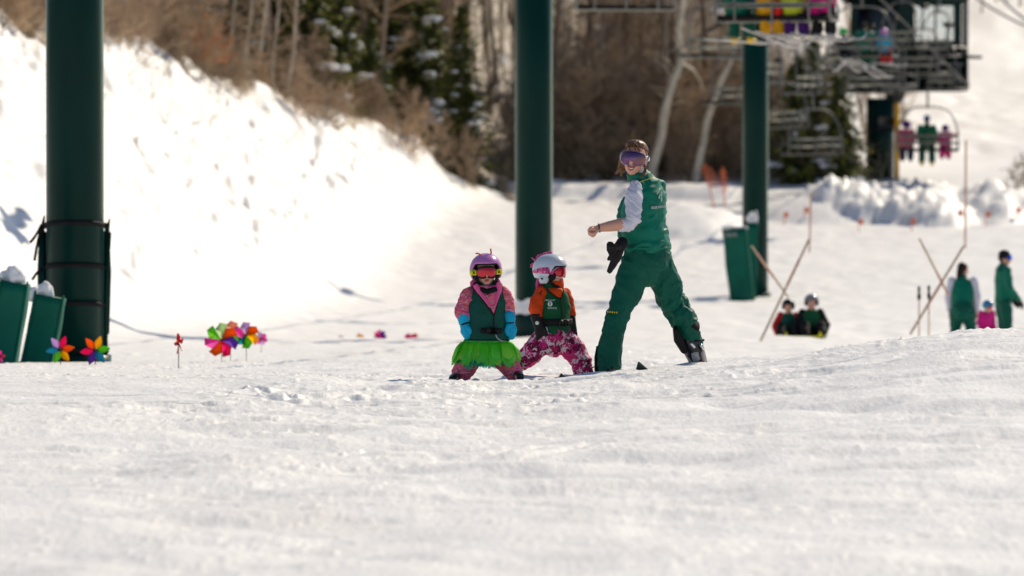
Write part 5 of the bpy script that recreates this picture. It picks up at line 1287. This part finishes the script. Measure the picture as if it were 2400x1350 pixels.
# pink fringe along the helmet and its long tail
b = MB(); rr = random.Random(3)
for k in range(26):
    f = k / 25; th = -8 + 86 * f; p = HPt(abs(th), 180 if th > 0 else 0, 1.0); out = (p - HB).normalized(); d = (out * .8 - h_ * .7 + Vector((rr.gauss(0, .25), rr.gauss(0, .25), rr.gauss(0, .2)))).normalized(); L_ = rr.uniform(.025, .05)
    b.loft([p, p + d * L_ * .6, p + d * L_ - UP * .012], [.011, .009, .004], seg=7)
b.build('fringe', M('pink_cloth'), hel)
b = MB()
for k in range(7): b.loft([B(1262 + k * .8, 650, -.02 + .012 * k), B(1259 + k * 1.8, 664, -.03 + .012 * k), B(1257 + k * 2.2, 676 + (k % 3) * 3, -.03 + .012 * k)], [.010, .012, .005], seg=7)
b.build('tail', M('pink_cloth'), hel)
b = MB(); b.loft([B(1255, 610, 0), B(1249, 607, 0), B(1246, 604, 0)], [.006, .005, .003], seg=6); b.build('ribbon', M('pink_cloth'), hel)
boot('boot', B(1371, 893, .04), (.45, -.9, 0), B(1369, 872, .0), .70, 'boot_black', kb)
boot('boot', B(1222, 866, .04), (-.2, -1, 0), B(1224, 846, -.02), .70, 'boot_black', kb)
pS = B(1350, 880, -.1); pS.z = gz(pS.x, pS.y) - .06; pT = B(1315, 880, -.85); pT.z = gz(pT.x, pT.y) - .062
ski('small dark ski with its tip showing below the child in camouflage trousers', pS, pT - pS, (pT - pS).length / .62, 'ski_top', .72, .38)
# ------------------------------------------------------------------ farther people
STAND = dict(head=(0, .015, .925), neck=(0, -.005, .845), chest=(0, 0, .72), waist=(0, 0, .60), pelvis=(0, 0, .52),
             shl=(-.105, 0, .81), ell=(-.135, -.01, .64), wrl=(-.135, .05, .49), shr=(.105, 0, .81), elr=(.135, -.01, .64), wrr=(.135, .05, .49),
             hpl=(-.055, 0, .50), knl=(-.06, .02, .28), anl=(-.065, -.01, .05), hpr=(.055, 0, .50), knr=(.06, .02, .28), anr=(.065, -.01, .05))
SEAT = dict(head=(0, .02, .43), neck=(0, -.01, .35), chest=(0, -.03, .23), waist=(0, -.02, .10), pelvis=(0, 0, .04),
            shl=(-.105, -.02, .315), ell=(-.15, .02, .16), wrl=(-.12, .14, .10), shr=(.105, -.02, .315), elr=(.15, .02, .16), wrr=(.12, .14, .10),
            hpl=(-.06, .02, .03), knl=(-.075, .23, .04), anl=(-.08, .22, -.20), hpr=(.06, .02, .03), knr=(.075, .23, .04), anr=(.08, .22, -.20))
def figure(label, base, yaw, H, pose, jacket, trousers, boots, head, over={}, bulk=1.0, vest=None, gloves='black_cloth', gog=None, group=None, nod=0.0, hy=0.0, vox=.016, skin='child_skin', child=False):
    """a clothed person: base = reference point (ground or seat), yaw = facing, 0 looks away from the camera (+Y)"""
    base = Vector(base); o = empty('person', base, label, 'person', group)
    J = dict(pose); J.update(over); cy, sy = math.cos(yaw), math.sin(yaw)
    def W(p): return base + Vector((p[0] * cy - p[1] * sy, p[0] * sy + p[1] * cy, p[2])) * H
    P = {k: W(v) for k, v in J.items()}
    side = Vector((cy, sy, 0)); fwd = Vector((-sy, cy, 0)); hk = H / 1.68 * (1.22 if child else 1.0)
    hf = Vector((-math.sin(yaw + hy), math.cos(yaw + hy), 0)); F = frame(hf, nod=nod); C = P['head']
    b = MB(); add_head(b, C, F, hk, P['neck'])
    b.loft([P['neck'], P['chest'], P['waist'], P['pelvis']], [(.05 * H, .045 * H), (.085 * H, .06 * H), (.075 * H, .055 * H), (.085 * H, .06 * H)], side=side, seg=12)
    for s in 'lr':
        b.loft([P['sh' + s], P['el' + s], P['wr' + s]], [.026 * H, .023 * H, .017 * H], seg=8); b.loft([P['hp' + s], P['kn' + s], P['an' + s]], [.045 * H, .034 * H, .024 * H], seg=8)
        d = (P['wr' + s] - P['el' + s]).normalized(); add_hand(b, P['wr' + s], d, fwd * .7 + (side if s == 'l' else -side) * .7, H / 1.7 * 1.05, .6)
    b.fuse('body', M(skin), o, voxel=vox * .75, smooth=2)
    Bk = bulk
    b = MB(); b.loft([P['pelvis'] - UP * .01 * H, P['waist'], P['chest'], P['chest'].lerp(P['neck'], .65), P['neck']], [(.105 * H * Bk, .082 * H * Bk), (.100 * H * Bk, .078 * H * Bk), (.112 * H * Bk, .080 * H * Bk), (.098 * H * Bk, .068 * H), (.045 * H, .045 * H)], side=side, seg=18)
    arms = MB() if vest else b
    for s in 'lr': arms.loft([P['sh' + s], P['el' + s], P['el' + s].lerp(P['wr' + s], .9)], [.041 * H * Bk, .036 * H * Bk, .029 * H * Bk], seg=12)
    if vest:
        arms.fuse('sleeves', M(jacket), o, voxel=vox, smooth=2, disp=folds(.006, 14, 18, 5)); b.fuse('vest', M(vest), o, voxel=vox, smooth=2, disp=folds(.008, 7, 10, 3))
    else: b.fuse('jacket', M(jacket), o, voxel=vox, smooth=2, disp=folds(.010, 8, 12, 3))
    b = MB(); b.loft([P['pelvis'] - UP * .02 * H, P['pelvis'] + UP * .03 * H], [(.10 * H * Bk, .078 * H * Bk)] * 2, side=side, seg=16)
    for s in 'lr': b.loft([P['hp' + s], P['hp' + s].lerp(P['kn' + s], .5), P['kn' + s], P['kn' + s].lerp(P['an' + s], .85)], [.066 * H * Bk, .060 * H * Bk, .050 * H * Bk, .050 * H * Bk], seg=12)
    b.fuse('trousers', M(trousers), o, voxel=vox, smooth=2, disp=folds(.010, 8, 12, 6))
    for s in 'lr': boot('boot', P['an' + s] - UP * .045 * H - fwd * .03 * H, fwd, P['an' + s].lerp(P['kn' + s], .35), H / 1.7 * 1.1, boots, o, False)
    if gloves:
        for s in 'lr':
            d = (P['wr' + s] - P['el' + s]).normalized(); g = MB(); w = P['wr' + s]; k = H / 1.7 * 1.25; sd = fwd * .7 + (side if s == 'l' else -side) * .7
            g.loft([w - d * .05 * k, w + d * .01], [.042 * k, .034 * k], seg=10); add_hand(g, w, d, sd, k * 1.12, .6); g.fuse('glove', M(gloves), o, voxel=vox * .7, smooth=1)
    kind, hm = head
    if kind == 'helmet':
        helmet(C, F, hk, o, hm, vents=False); q = MB(); q.ell(C - F[1] * .02 * hk + UP * .005, (.08 * hk, .088 * hk, .095 * hk), rotm(*F), 12, 8); q.build('hair', M('hair_dark'), o)
    elif kind == 'beanie':
        q = MB(); q.ell(C + (F[2] * .055 - F[1] * .012) * hk, (.084 * hk, .100 * hk, .078 * hk), rotm(*F), 16, 10); q.build('beanie', M(hm), o)
        q = MB(); q.ell(C - (F[2] * .005 + F[1] * .03) * hk, (.078 * hk, .080 * hk, .08 * hk), rotm(*F), 14, 8); q.build('hair', M('hair_dark'), o)
    else:
        q = MB(); q.ell(C + (F[2] * .03 - F[1] * .025) * hk, (.084 * hk, .094 * hk, .095 * hk), rotm(*F), 16, 10)
        q.loft([C + (F[2] * -.02 - F[1] * .08) * hk, C + (F[2] * -.13 - F[1] * .10) * hk, C + (F[2] * -.28 - F[1] * .10) * hk, C + (F[2] * -.38 - F[1] * .085) * hk], [.06 * hk, .055 * hk, .042 * hk, .015 * hk], seg=12)
        q.fuse('hair', M(hm), o, voxel=vox * .7, smooth=2)
    if gog: goggles(C, F, hk, o, gog, 'black_plastic', 'black_cloth', srx=.120 if kind == 'helmet' else .09, sry=.138 if kind == 'helmet' else .112, amax=54, soff=.006)
    else: add_face(C, F, hk, o)
    return o, W, P
def feet(u, Y, dz=0.0): x = (u - 1200) / FPX * Y; return Vector((x, Y, gz(x, Y) + dz))
CROUCH = dict(head=(.0, .06, .83), neck=(0, .03, .75), chest=(0, .01, .63), waist=(0, -.03, .51), pelvis=(0, -.06, .43), shl=(-.105, .015, .72), shr=(.105, .015, .72), ell=(-.14, .0, .55), elr=(.14, .0, .55), wrl=(-.13, .05, .42), wrr=(.13, .05, .42),
              hpl=(-.055, -.05, .42), hpr=(.055, -.05, .42), knl=(-.075, .06, .24), knr=(.075, .06, .24))
# the two instructors and the child on the right
figure('woman instructor with long dark hair seen from behind, white sleeves, beside a crouching child', feet(2257, 97), R(-8), 1.74, STAND, 'white_knit', 'trouser_green', 'boot_black', ('long', 'hair_dark'), CROUCH, 1.06, vest='jacket_green', gloves=None, hy=R(-35), skin='skin')
figure('man instructor in all green with dark beanie and blue goggles, facing right', feet(2352, 98), R(-75), 1.80, STAND, 'jacket_green', 'trouser_green', 'boot_black', ('beanie', 'black_cloth'), dict(wrl=(-.08, .12, .52), wrr=(.08, .13, .52), ell=(-.13, .02, .63), elr=(.13, .02, .63)), .98, gog='lens_blue', gloves='dark_glove', skin='skin', hy=R(-38))
figure('child in blue helmet and magenta jacket low between the two standing instructors', feet(2312, 96, 0), R(205), 1.02, STAND, 'magenta_cloth', 'black_cloth', 'boot_black', ('helmet', 'helmet_blue'), {k: v for k, v in CROUCH.items()}, 1.1, vest=None, gog='lens_red', hy=R(25), nod=-.35, child=True, vox=.013)
# two children sitting on a yellow sled
zs = feet(1878, 95).z - .07
sl_ = empty('sled', (px(1878, 790, 95).x, 95, zs), 'yellow plastic sled carrying two children dressed in black and green', 'sled')
b = MB(); xs = sl_.location.x
for i in range(2): pass
vs = []; fs = []; n = 10
for i in range(n + 1):
    f = i / n; y = 94.35 + 1.15 * f; lift = .10 * max(0, (.25 - f) / .25) ** 2
    for (dx, dz) in ((-.36, .09), (-.33, .02), (0, .01), (.33, .02), (.36, .09)): vs.append((xs + dx * (1 - .25 * max(0, (.25 - f) / .25)), y, zs + dz + lift))
for i in range(n):
    for j in range(4): q = i * 5 + j; fs.append((q, q + 1, q + 6, q + 5))
b.add(vs, fs); h_ = b.build('hull', M('yellow_plastic'), sl_); md = h_.modifiers.new('t', 'SOLIDIFY'); md.thickness = .02
b = MB(); b.loft([(xs - .37, 94.5, zs + .11), (xs - .37, 95.45, zs + .10)], .02, seg=8); b.build('rail', M('yellow_plastic'), sl_); b = MB(); b.loft([(xs + .37, 94.5, zs + .11), (xs + .37, 95.45, zs + .10)], .02, seg=8); b.build('rail', M('yellow_plastic'), sl_)
SLED = dict(SEAT); SLED.update(knl=(-.10, .22, .17), knr=(.10, .22, .17), anl=(-.10, .36, .03), anr=(.10, .36, .03), ell=(-.19, .03, .16), elr=(.19, .03, .16), wrl=(-.14, .05, .03), wrr=(.14, .05, .03))
figure('child with dark helmet and red sleeve sitting left on the yellow sled', (xs - .21, 95.15, zs + .05), R(176), 1.24, SLED, 'red_cloth', 'black_cloth', 'boot_black', ('helmet', 'black_plastic'), bulk=1.12, vest='vest_green', child=True, vox=.013)
figure('taller child with grey helmet and black sleeves sitting right on the yellow sled', (xs + .17, 95.05, zs + .05), R(182), 1.40, SLED, 'black_cloth', 'black_cloth', 'boot_black', ('helmet', 'helmet_grey'), bulk=1.12, vest='vest_green_bright', child=True, vox=.013)

# ------------------------------------------------------------------ chairlift
def chair_proto(W=1.9, hang=2.05):
    t = empty('lift_chair', (0, 0, 0)); h = W / 2
    b = MB(); b.box((0, .02, 0), (W, .48, .075), bev=.03); b.build('seat', M('black_cloth'), t)
    for z in (.20, .42):
        b = MB(); b.box((0, -.25, z), (W * .98, .035, .085), bev=.012); b.build('back_slat', M('slat_pale'), t)
    for x in (-.33 * W, -.0, .33 * W):
        b = MB(); b.loft([(x, -.26, -.05), (x, -.275, .46)], .018, seg=8); b.build('back_post', M('steel'), t)
    for s in (-1, 1):
        b = MB(); b.loft([(s * h, .26, -.03), (s * h, .28, .18), (s * h, .0, .26), (s * h, -.24, .30)], .018, seg=8); b.build('armrest', M('steel'), t)
    b = MB(); pts = []
    for k in range(25):
        a = math.pi * k / 24; pts.append((-(h + .02) * math.copysign(abs(math.cos(a)) ** .6, math.cos(a)), -.26 + .18 * math.sin(a), .05 + (hang - .75) * math.sin(a) ** .75))
    b.loft([(-(h + .02), .20, -.05), (-(h + .02), -.2, -.05)] + pts + [(h + .02, -.2, -.05), (h + .02, .20, -.05)], .025, seg=8); b.build('bail', M('steel'), t)
    b = MB(); b.loft([(-h, .20, -.055), (h, .20, -.055)], .022, seg=8); b.build('front_bar', M('slat_pale'), t)
    b = MB(); b.loft([(0, -.08, hang - .72), (.0, -.06, hang - .3), (0, 0, hang - .02)], .035, seg=10); b.build('hanger', M('steel'), t)
    b = MB(); b.box((0, 0, hang), (.14, .34, .16), bev=.03); b.build('grip', M('dark_steel'), t)
    return t
chair0 = chair_proto(); first_chair = [True]
def chair(u, v, Y, yaw, label, s=1.0, group='chairs of the lift'):
    c = chair0 if first_chair[0] else copy_tree(chair0); first_chair[0] = False
    p = px(u, v, Y); c.location = p; c.rotation_euler = (0, 0, yaw); c.scale = (s, s, s); tag(c, label, 'lift chair', group); return p
def seatpos(p, yaw, x, y=.02, z=.07): return p + Vector((x * math.cos(yaw) - y * math.sin(yaw), x * math.sin(yaw) + y * math.cos(yaw), z))
def rider(p, yaw, x, *a, **k):
    kw = dict(k); sk_ = kw.pop('skis', None); o, W, P = figure(a[0], seatpos(p, yaw, x), yaw + kw.pop('dyaw', 0), *a[1:], **kw)
    if sk_:
        lb, m, dirs = sk_
        for s, d, l in zip('lr', dirs, lb):
            q = P['an' + s] - UP * .075; ski(l, q, d, 1.0 * a[1] / 1.3 if a[1] < 1.5 else 1.35, m, 1.1 if a[1] < 1.5 else 1.4, .42)
    return o
Y1c = 92; yw = R(-20); p = chair(1820, 42, Y1c, yw, 'lift chair carrying four riders in green, yellow, lime and magenta')
AD = dict(SEAT); AD.update(anl=(-.09, .20, -.235), anr=(.09, .20, -.235))
DN = dict(SEAT); DN.update(knl=(-.075, .17, .02), knr=(.075, .17, .02), anl=(-.08, .17, -.23), anr=(.08, .17, -.23))
rider(p, yw, -.68, 'adult rider in dark green with yellow boots, leftmost on the nearest loaded chair', 1.70, DN, 'jacket_green', 'trouser_green', 'boot_yellow', ('beanie', 'black_cloth'), bulk=1.05, skis=(('white left ski of the green rider', 'white right ski of the green rider'), 'ski_white', ((.75, .55, -.05), (.75, .6, -.04))))
rider(p, yw, -.16, 'child rider in yellow trousers and a yellow and blue jacket', 1.42, DN, 'blue_cloth', 'yellow_cloth', 'boot_grey', ('helmet', 'black_plastic'), bulk=1.25, vest='yellow_cloth', child=True, skis=(('pale left ski of the yellow trousered rider', 'pale right ski of the yellow trousered rider'), 'ski_white', ((.85, .35, -.33), (.8, .45, -.2))))
rider(p, yw, .26, 'child rider in lime jacket and purple trousers', 1.44, DN, 'lime_cloth', 'purple_cloth', 'boot_grey', ('helmet', 'helmet_grey'), bulk=1.3, child=True, skis=(('pale left ski of the lime jacketed rider', 'pale right ski of the lime jacketed rider'), 'ski_white', ((.95, .25, -.12), (.9, .35, -.12))))
rider(p, yw, .72, 'child rider in magenta jacket and dark trousers', 1.42, DN, 'magenta_cloth', 'black_cloth', 'boot_grey', ('helmet', 'helmet_pink'), bulk=1.28, child=True, skis=(('white left ski of the magenta jacketed rider', 'white right ski of the magenta jacketed rider'), 'ski_white', ((.95, .3, -.14), (.95, .3, -.06))))
b = empty('backpack', seatpos(p, yw, .06, -.18, .12), 'small red bag squeezed beside the lime jacketed rider', 'bag'); m = MB(); m.ell(seatpos(p, yw, .05, -.12, .12), (.09, .09, .17)); m.fuse('sack', M('red_cloth'), b, .015, 1); m = MB(); m.loft([seatpos(p, yw, .0, -.2, .2), seatpos(p, yw, .0, -.23, .1), seatpos(p, yw, .01, -.2, .0)], .012, seg=6); m.build('strap', M('black_cloth'), b)
Y2c = 160; yw = R(-24); p = chair(2022, 128, Y2c, yw, 'lift chair with riders arriving in front of the dark lift station')
rider(p, yw, -.60, 'rider with bright green helmet in front of the lift station', 1.30, DN, 'black_cloth', 'navy_cloth', 'boot_grey', ('helmet', 'bright_green'), bulk=1.15, child=True, skis=(('pale left ski of the green helmeted rider', 'pale right ski of the green helmeted rider'), 'ski_white', ((-.3, .7, -.3), (.6, .6, -.4))))
rider(p, yw, .02, 'adult rider in dark green raising the bar in front of the lift station', 1.66, DN, 'jacket_green', 'trouser_green', 'boot_grey', ('beanie', 'black_cloth'), dict(elr=(.17, .10, .30), wrr=(.22, .20, .40)), skis=(('pale left ski of the adult near the station', 'pale right ski of the adult near the station'), 'ski_white', ((.75, .5, -.45), (.8, .5, -.4))))
rider(p, yw, .62, 'rider in turquoise jacket with purple helmet in front of the lift station', 1.26, DN, 'mitten_blue', 'red_cloth', 'boot_grey', ('helmet', 'helmet_pink'), bulk=1.2, child=True, skis=(('white left ski of the turquoise rider', 'white right ski of the turquoise rider'), 'ski_white', ((.9, .3, -.15), (.9, .35, -.1))))
Y3c = 168; yw = R(-4); p = chair(2174, 350, Y3c, yw, 'low lift chair with three riders by the station column', .93)
D3 = dict(DN); D3.update(knl=(-.075, .12, .0), knr=(.075, .12, .0), anl=(-.08, .10, -.25), anr=(.08, .10, -.25))
rider(p, yw, -.62, 'rider in dusty pink jacket with purple helmet on the low chair', 1.48, D3, 'dusty_pink', 'navy_cloth', 'boot_black', ('helmet', 'purple_cloth'), bulk=1.3, child=True)
rider(p, yw, -.02, 'adult rider in green with a lime hood and blue hat on the low chair', 1.88, D3, 'jacket_green', 'trouser_green', 'boot_yellow', ('beanie', 'blue_cloth'), bulk=1.05, vest='vest_green_bright')
rider(p, yw, .52, 'smaller rider in magenta coat on the low chair', 1.25, D3, 'magenta_cloth', 'magenta_cloth', 'boot_black', ('helmet', 'purple_cloth'), dict(wrr=(.27, .02, .30), elr=(.20, -.02, .24)), bulk=1.3, gloves='red_cloth', child=True)
for (u, v, Y, yaw, lab) in ((1465, 16, 112, R(4), 'empty lift chair at the top edge right of the middle tower'), (1676, 130, 150, R(30), 'empty lift chair left of the thinner tower, above the leaning aspen'),
                            (1716, 240, 176, R(36), 'small empty lift chair half behind the thinner tower'), (1826, 296, 178, R(34), 'empty lift chair just right of the thinner tower'),
                            (1902, 358, 176, R(28), 'lowest empty lift chair above the snow left of the station column'), (1880, 215, 168, R(64), 'empty lift chair in the middle of the returning row right of the thinner tower'),
                            (2098, 196, 182, R(-62), 'empty lift chair rounding the wheel under the station'), (2165, 168, 178, R(-55), 'empty lift chair turned edge-on beside the station window'), (2222, 205, 186, R(-68), 'empty lift chair at the right end of the station')):
    chair(u, v, Y, yaw, lab)
for (u, v, Y, yaw, lab) in ((1950, 168, 172, R(48), 'empty lift chair below the loaded chairs, left of the station deck'), (2040, 214, 181, R(25), 'empty lift chair hanging in front of the station column top'),
                            (2205, 128, 180, R(-66), 'empty lift chair edge-on under the right pane of the station window'), (1792, 186, 166, R(70), 'edge-on empty lift chair touching the right side of the thinner tower'), (2120, 108, 174, R(-60), 'empty lift chair edge-on between the dark motor cover and station window')):
    chair(u, v, Y, yaw, lab)
# ------------------------------------------------------------------ lift station
YS = 190.0
def S(u, v, dy=0.0): return px(u, v, YS + dy)
st = empty('lift_station', (S(2065, 400).x, YS, gz(S(2065, 400).x, YS) - .3), 'dark green lift station on a thick column at the upper right', 'lift station')
g = M('station_green')
b = MB(); b.loft([Vector((S(2063, 0).x, YS, st.location.z)), S(2063, 230)], .46, seg=32, cap=False); b.build('column', g, st)
b = MB(); a0 = S(1985, 104); a1 = S(2268, 214); b.box(((a0.x + a1.x) / 2, YS + 1.2, (a0.z + a1.z) / 2 - .02), (a1.x - a0.x, 3.0, (a0.z - a1.z) * .96), bev=.05); b.build('machine_deck', g, st)
b = MB(); a0 = S(1992, -120); a1 = S(2262, 6); b.box(((a0.x + a1.x) / 2, YS + 1.2, (a0.z + a1.z) / 2), (a1.x - a0.x + .3, 3.4, a0.z - a1.z), bev=.15); b.build('roof_housing', g, st)
# operator cab: posts, sills, panes one can see through
def post(u, v0, v1, w, dy, nm='cab_post', m_=g, d=.12):
    a = S(u, v0, dy); c = S(u, v1, dy); q = MB(); q.box(((a.x + c.x) / 2, YS + dy, (a.z + c.z) / 2), (w, d, a.z - c.z), bev=.01); return q.build(nm, m_, st, False)
for u, w in ((2001, .22), (2124, .55), (2244, .26)): post(u, 4, 142, w, 0)
post(2060, 4, 110, 1.5, 2.9, 'back_wall')
post(2192, 8, 98, .07, .02, 'mullion')
for u, w in ((2001, .2), (2244, .2)): post(u, 4, 142, w, 2.6)
post(2262, -10, 212, .20, .35, 'corner_post', M('steel'), .16)
def rail(u0, u1, v, h, dy, nm, m_=g, d=.10):
    a = S(u0, v, dy); c = S(u1, v, dy); q = MB(); q.box(((a.x + c.x) / 2, YS + dy, a.z), (c.x - a.x, d, h), bev=.01); return q.build(nm, m_, st, False)
rail(2128, 2252, 122, .78, .05, 'cab_sill', g, .2); rail(2128, 2252, 8, .16, .03, 'cab_head'); rail(1992, 2140, 128, .5, .05, 'deck_beam', g, .3)
gm = bpy.data.materials.new('window_glass'); gm.use_nodes = True; N = gm.node_tree.nodes; L = gm.node_tree.links
tp = N.new('ShaderNodeBsdfTransparent'); tp.inputs[0].default_value = (.80, .84, .86, 1); gl = N.new('ShaderNodeBsdfGlossy'); gl.inputs['Roughness'].default_value = .05; mx = N.new('ShaderNodeMixShader'); mx.inputs[0].default_value = .10
L.new(tp.outputs[0], mx.inputs[1]); L.new(gl.outputs[0], mx.inputs[2]); L.new(mx.outputs[0], N['Material Output'].inputs[0]); MATS['window_glass'] = gm
for (u0, u1) in ((2145, 2189), (2195, 2238)):
    w = rail(u0, u1, 52, 1.15, .03, 'pane', gm, .012)
b = MB(); a = S(2062, 62, 1.4); b.box((a.x, a.y, a.z), (1.5, 1.6, 1.5), bev=.25); b.build('motor_cover', M('navy_cloth'), st)
b = MB(); a = S(2070, 60, .3); b.loft([a + Vector((0, -.05, .55)), a + Vector((0, -.05, -.75))], [(.5, .18), (.6, .22)], seg=16); b.build('gearbox', M('glass_dark'), st)
b = MB(); c = S(2105, 204, 0); n = 48; c.y = YS + 1.6
b.loft([c + Vector((2.35 * math.cos(2 * math.pi * k / n), 1.9 * math.sin(2 * math.pi * k / n), 0)) for k in range(n + 2)], [(.07, .13)] * (n + 2), seg=8, cap=False); b.build('bullwheel_rim', M('steel'), st)
for k in range(6):
    b = MB(); a = math.pi * k / 3 + .3; b.loft([c, c + Vector((2.3 * math.cos(a), 1.85 * math.sin(a), 0))], .05, seg=6); b.build('spoke', M('station_green'), st)
b = MB(); b.loft([c + Vector((0, 0, -.25)), c + Vector((0, 0, .5))], .35, seg=18); b.build('hub', M('dark_steel'), st)
for k, u in enumerate((2150, 2176, 2202, 2226, 2248)):
    b = MB(); b.loft([S(u, 150, -.45), S(u, 212, -.45)], .03, seg=6); b.build('railing_post', M('steel'), st)
b = MB(); b.loft([S(2140, 150, -.45), S(2256, 150, -.45)], .03, seg=6); b.build('handrail', M('steel'), st)
b = MB(); b.loft([S(2140, 180, -.45), S(2256, 180, -.45)], .025, seg=6); b.build('handrail', M('steel'), st)
b = MB(); b.loft([S(2252, 133, -.1), S(2299, 134, -.1)], .055, seg=8); b.build('side_arm', M('dark_steel'), st)
b = MB(); b.box(S(2250, 175, -.2), (.55, .12, 1.0), bev=.02); b.build('side_panel', M('boot_grey'), st)
b = MB(); a = S(2078, 286, -.60); b.box(a, (.55, .05, .34), bev=.01); b.build('notice_board', M('steel'), st)
b = MB(); b.box(S(2078, 304, -.60), (.62, .06, .10), bev=.01); b.build('notice_ledge', M('dark_steel'), st)
yp = empty('marker_post', (S(2102, 330).x, YS - .8, gz(S(2102, 330).x, YS - .8)), 'yellow padded post standing beside the station column', 'post'); b = MB(); a = S(2102, 245, -.8); b.loft([(a.x, a.y, yp.location.z - .1), a], .085, seg=14); b.build('padding', M('yellow_cloth'), yp); b = MB(); b.ell(a + UP * .08, (.05, .05, .06)); b.build('cap', M('black_plastic'), yp)
# haul ropes
for (nm, pts) in (('grey haul rope on the loaded side of the lift', [(1.9, 58, 6.0), (px(1818, 0, 92).x, 92, px(0, 30, 92).z + 2.05), (px(2022, 0, 160).x, 160, px(0, 128, 160).z + 2.05), (c.x + 2.3, 189, c.z)]),
                  ('grey haul rope on the returning empty side of the lift', [(-1.9, 58, 6.2), (px(1465, 0, 112).x, 112, px(0, 16, 112).z + 2.05), (px(1676, 0, 150).x, 150, px(0, 130, 150).z + 2.05), (c.x - 2.3, 189, c.z)])):
    q = [Vector(k) for k in pts]; o = empty('haul_rope', q[0], nm, 'cable'); b = MB(); b.loft(q, .022, seg=6); b.build('strand', M('dark_steel'), o)
for i, (a, c2) in enumerate((((2285, -6), (2425, 70)), ((2340, -10), (2425, 60)))):  # dark tubes in place of bluish track shadows on the far slope
    o = empty('shadow_strip', px(a[0], a[1], 250), ('dark cable sagging across the upper right corner, the lower one', 'dark cable crossing the upper right corner, the upper one')[i], 'cable')
    b = MB(); b.loft([px(a[0] + (c2[0] - a[0]) * k / 10, a[1] + (c2[1] - a[1]) * k / 10 + 5 * math.sin(math.pi * k / 10), 250) for k in range(11)], .05, seg=6); b.build('strand', M('navy_cloth'), o)
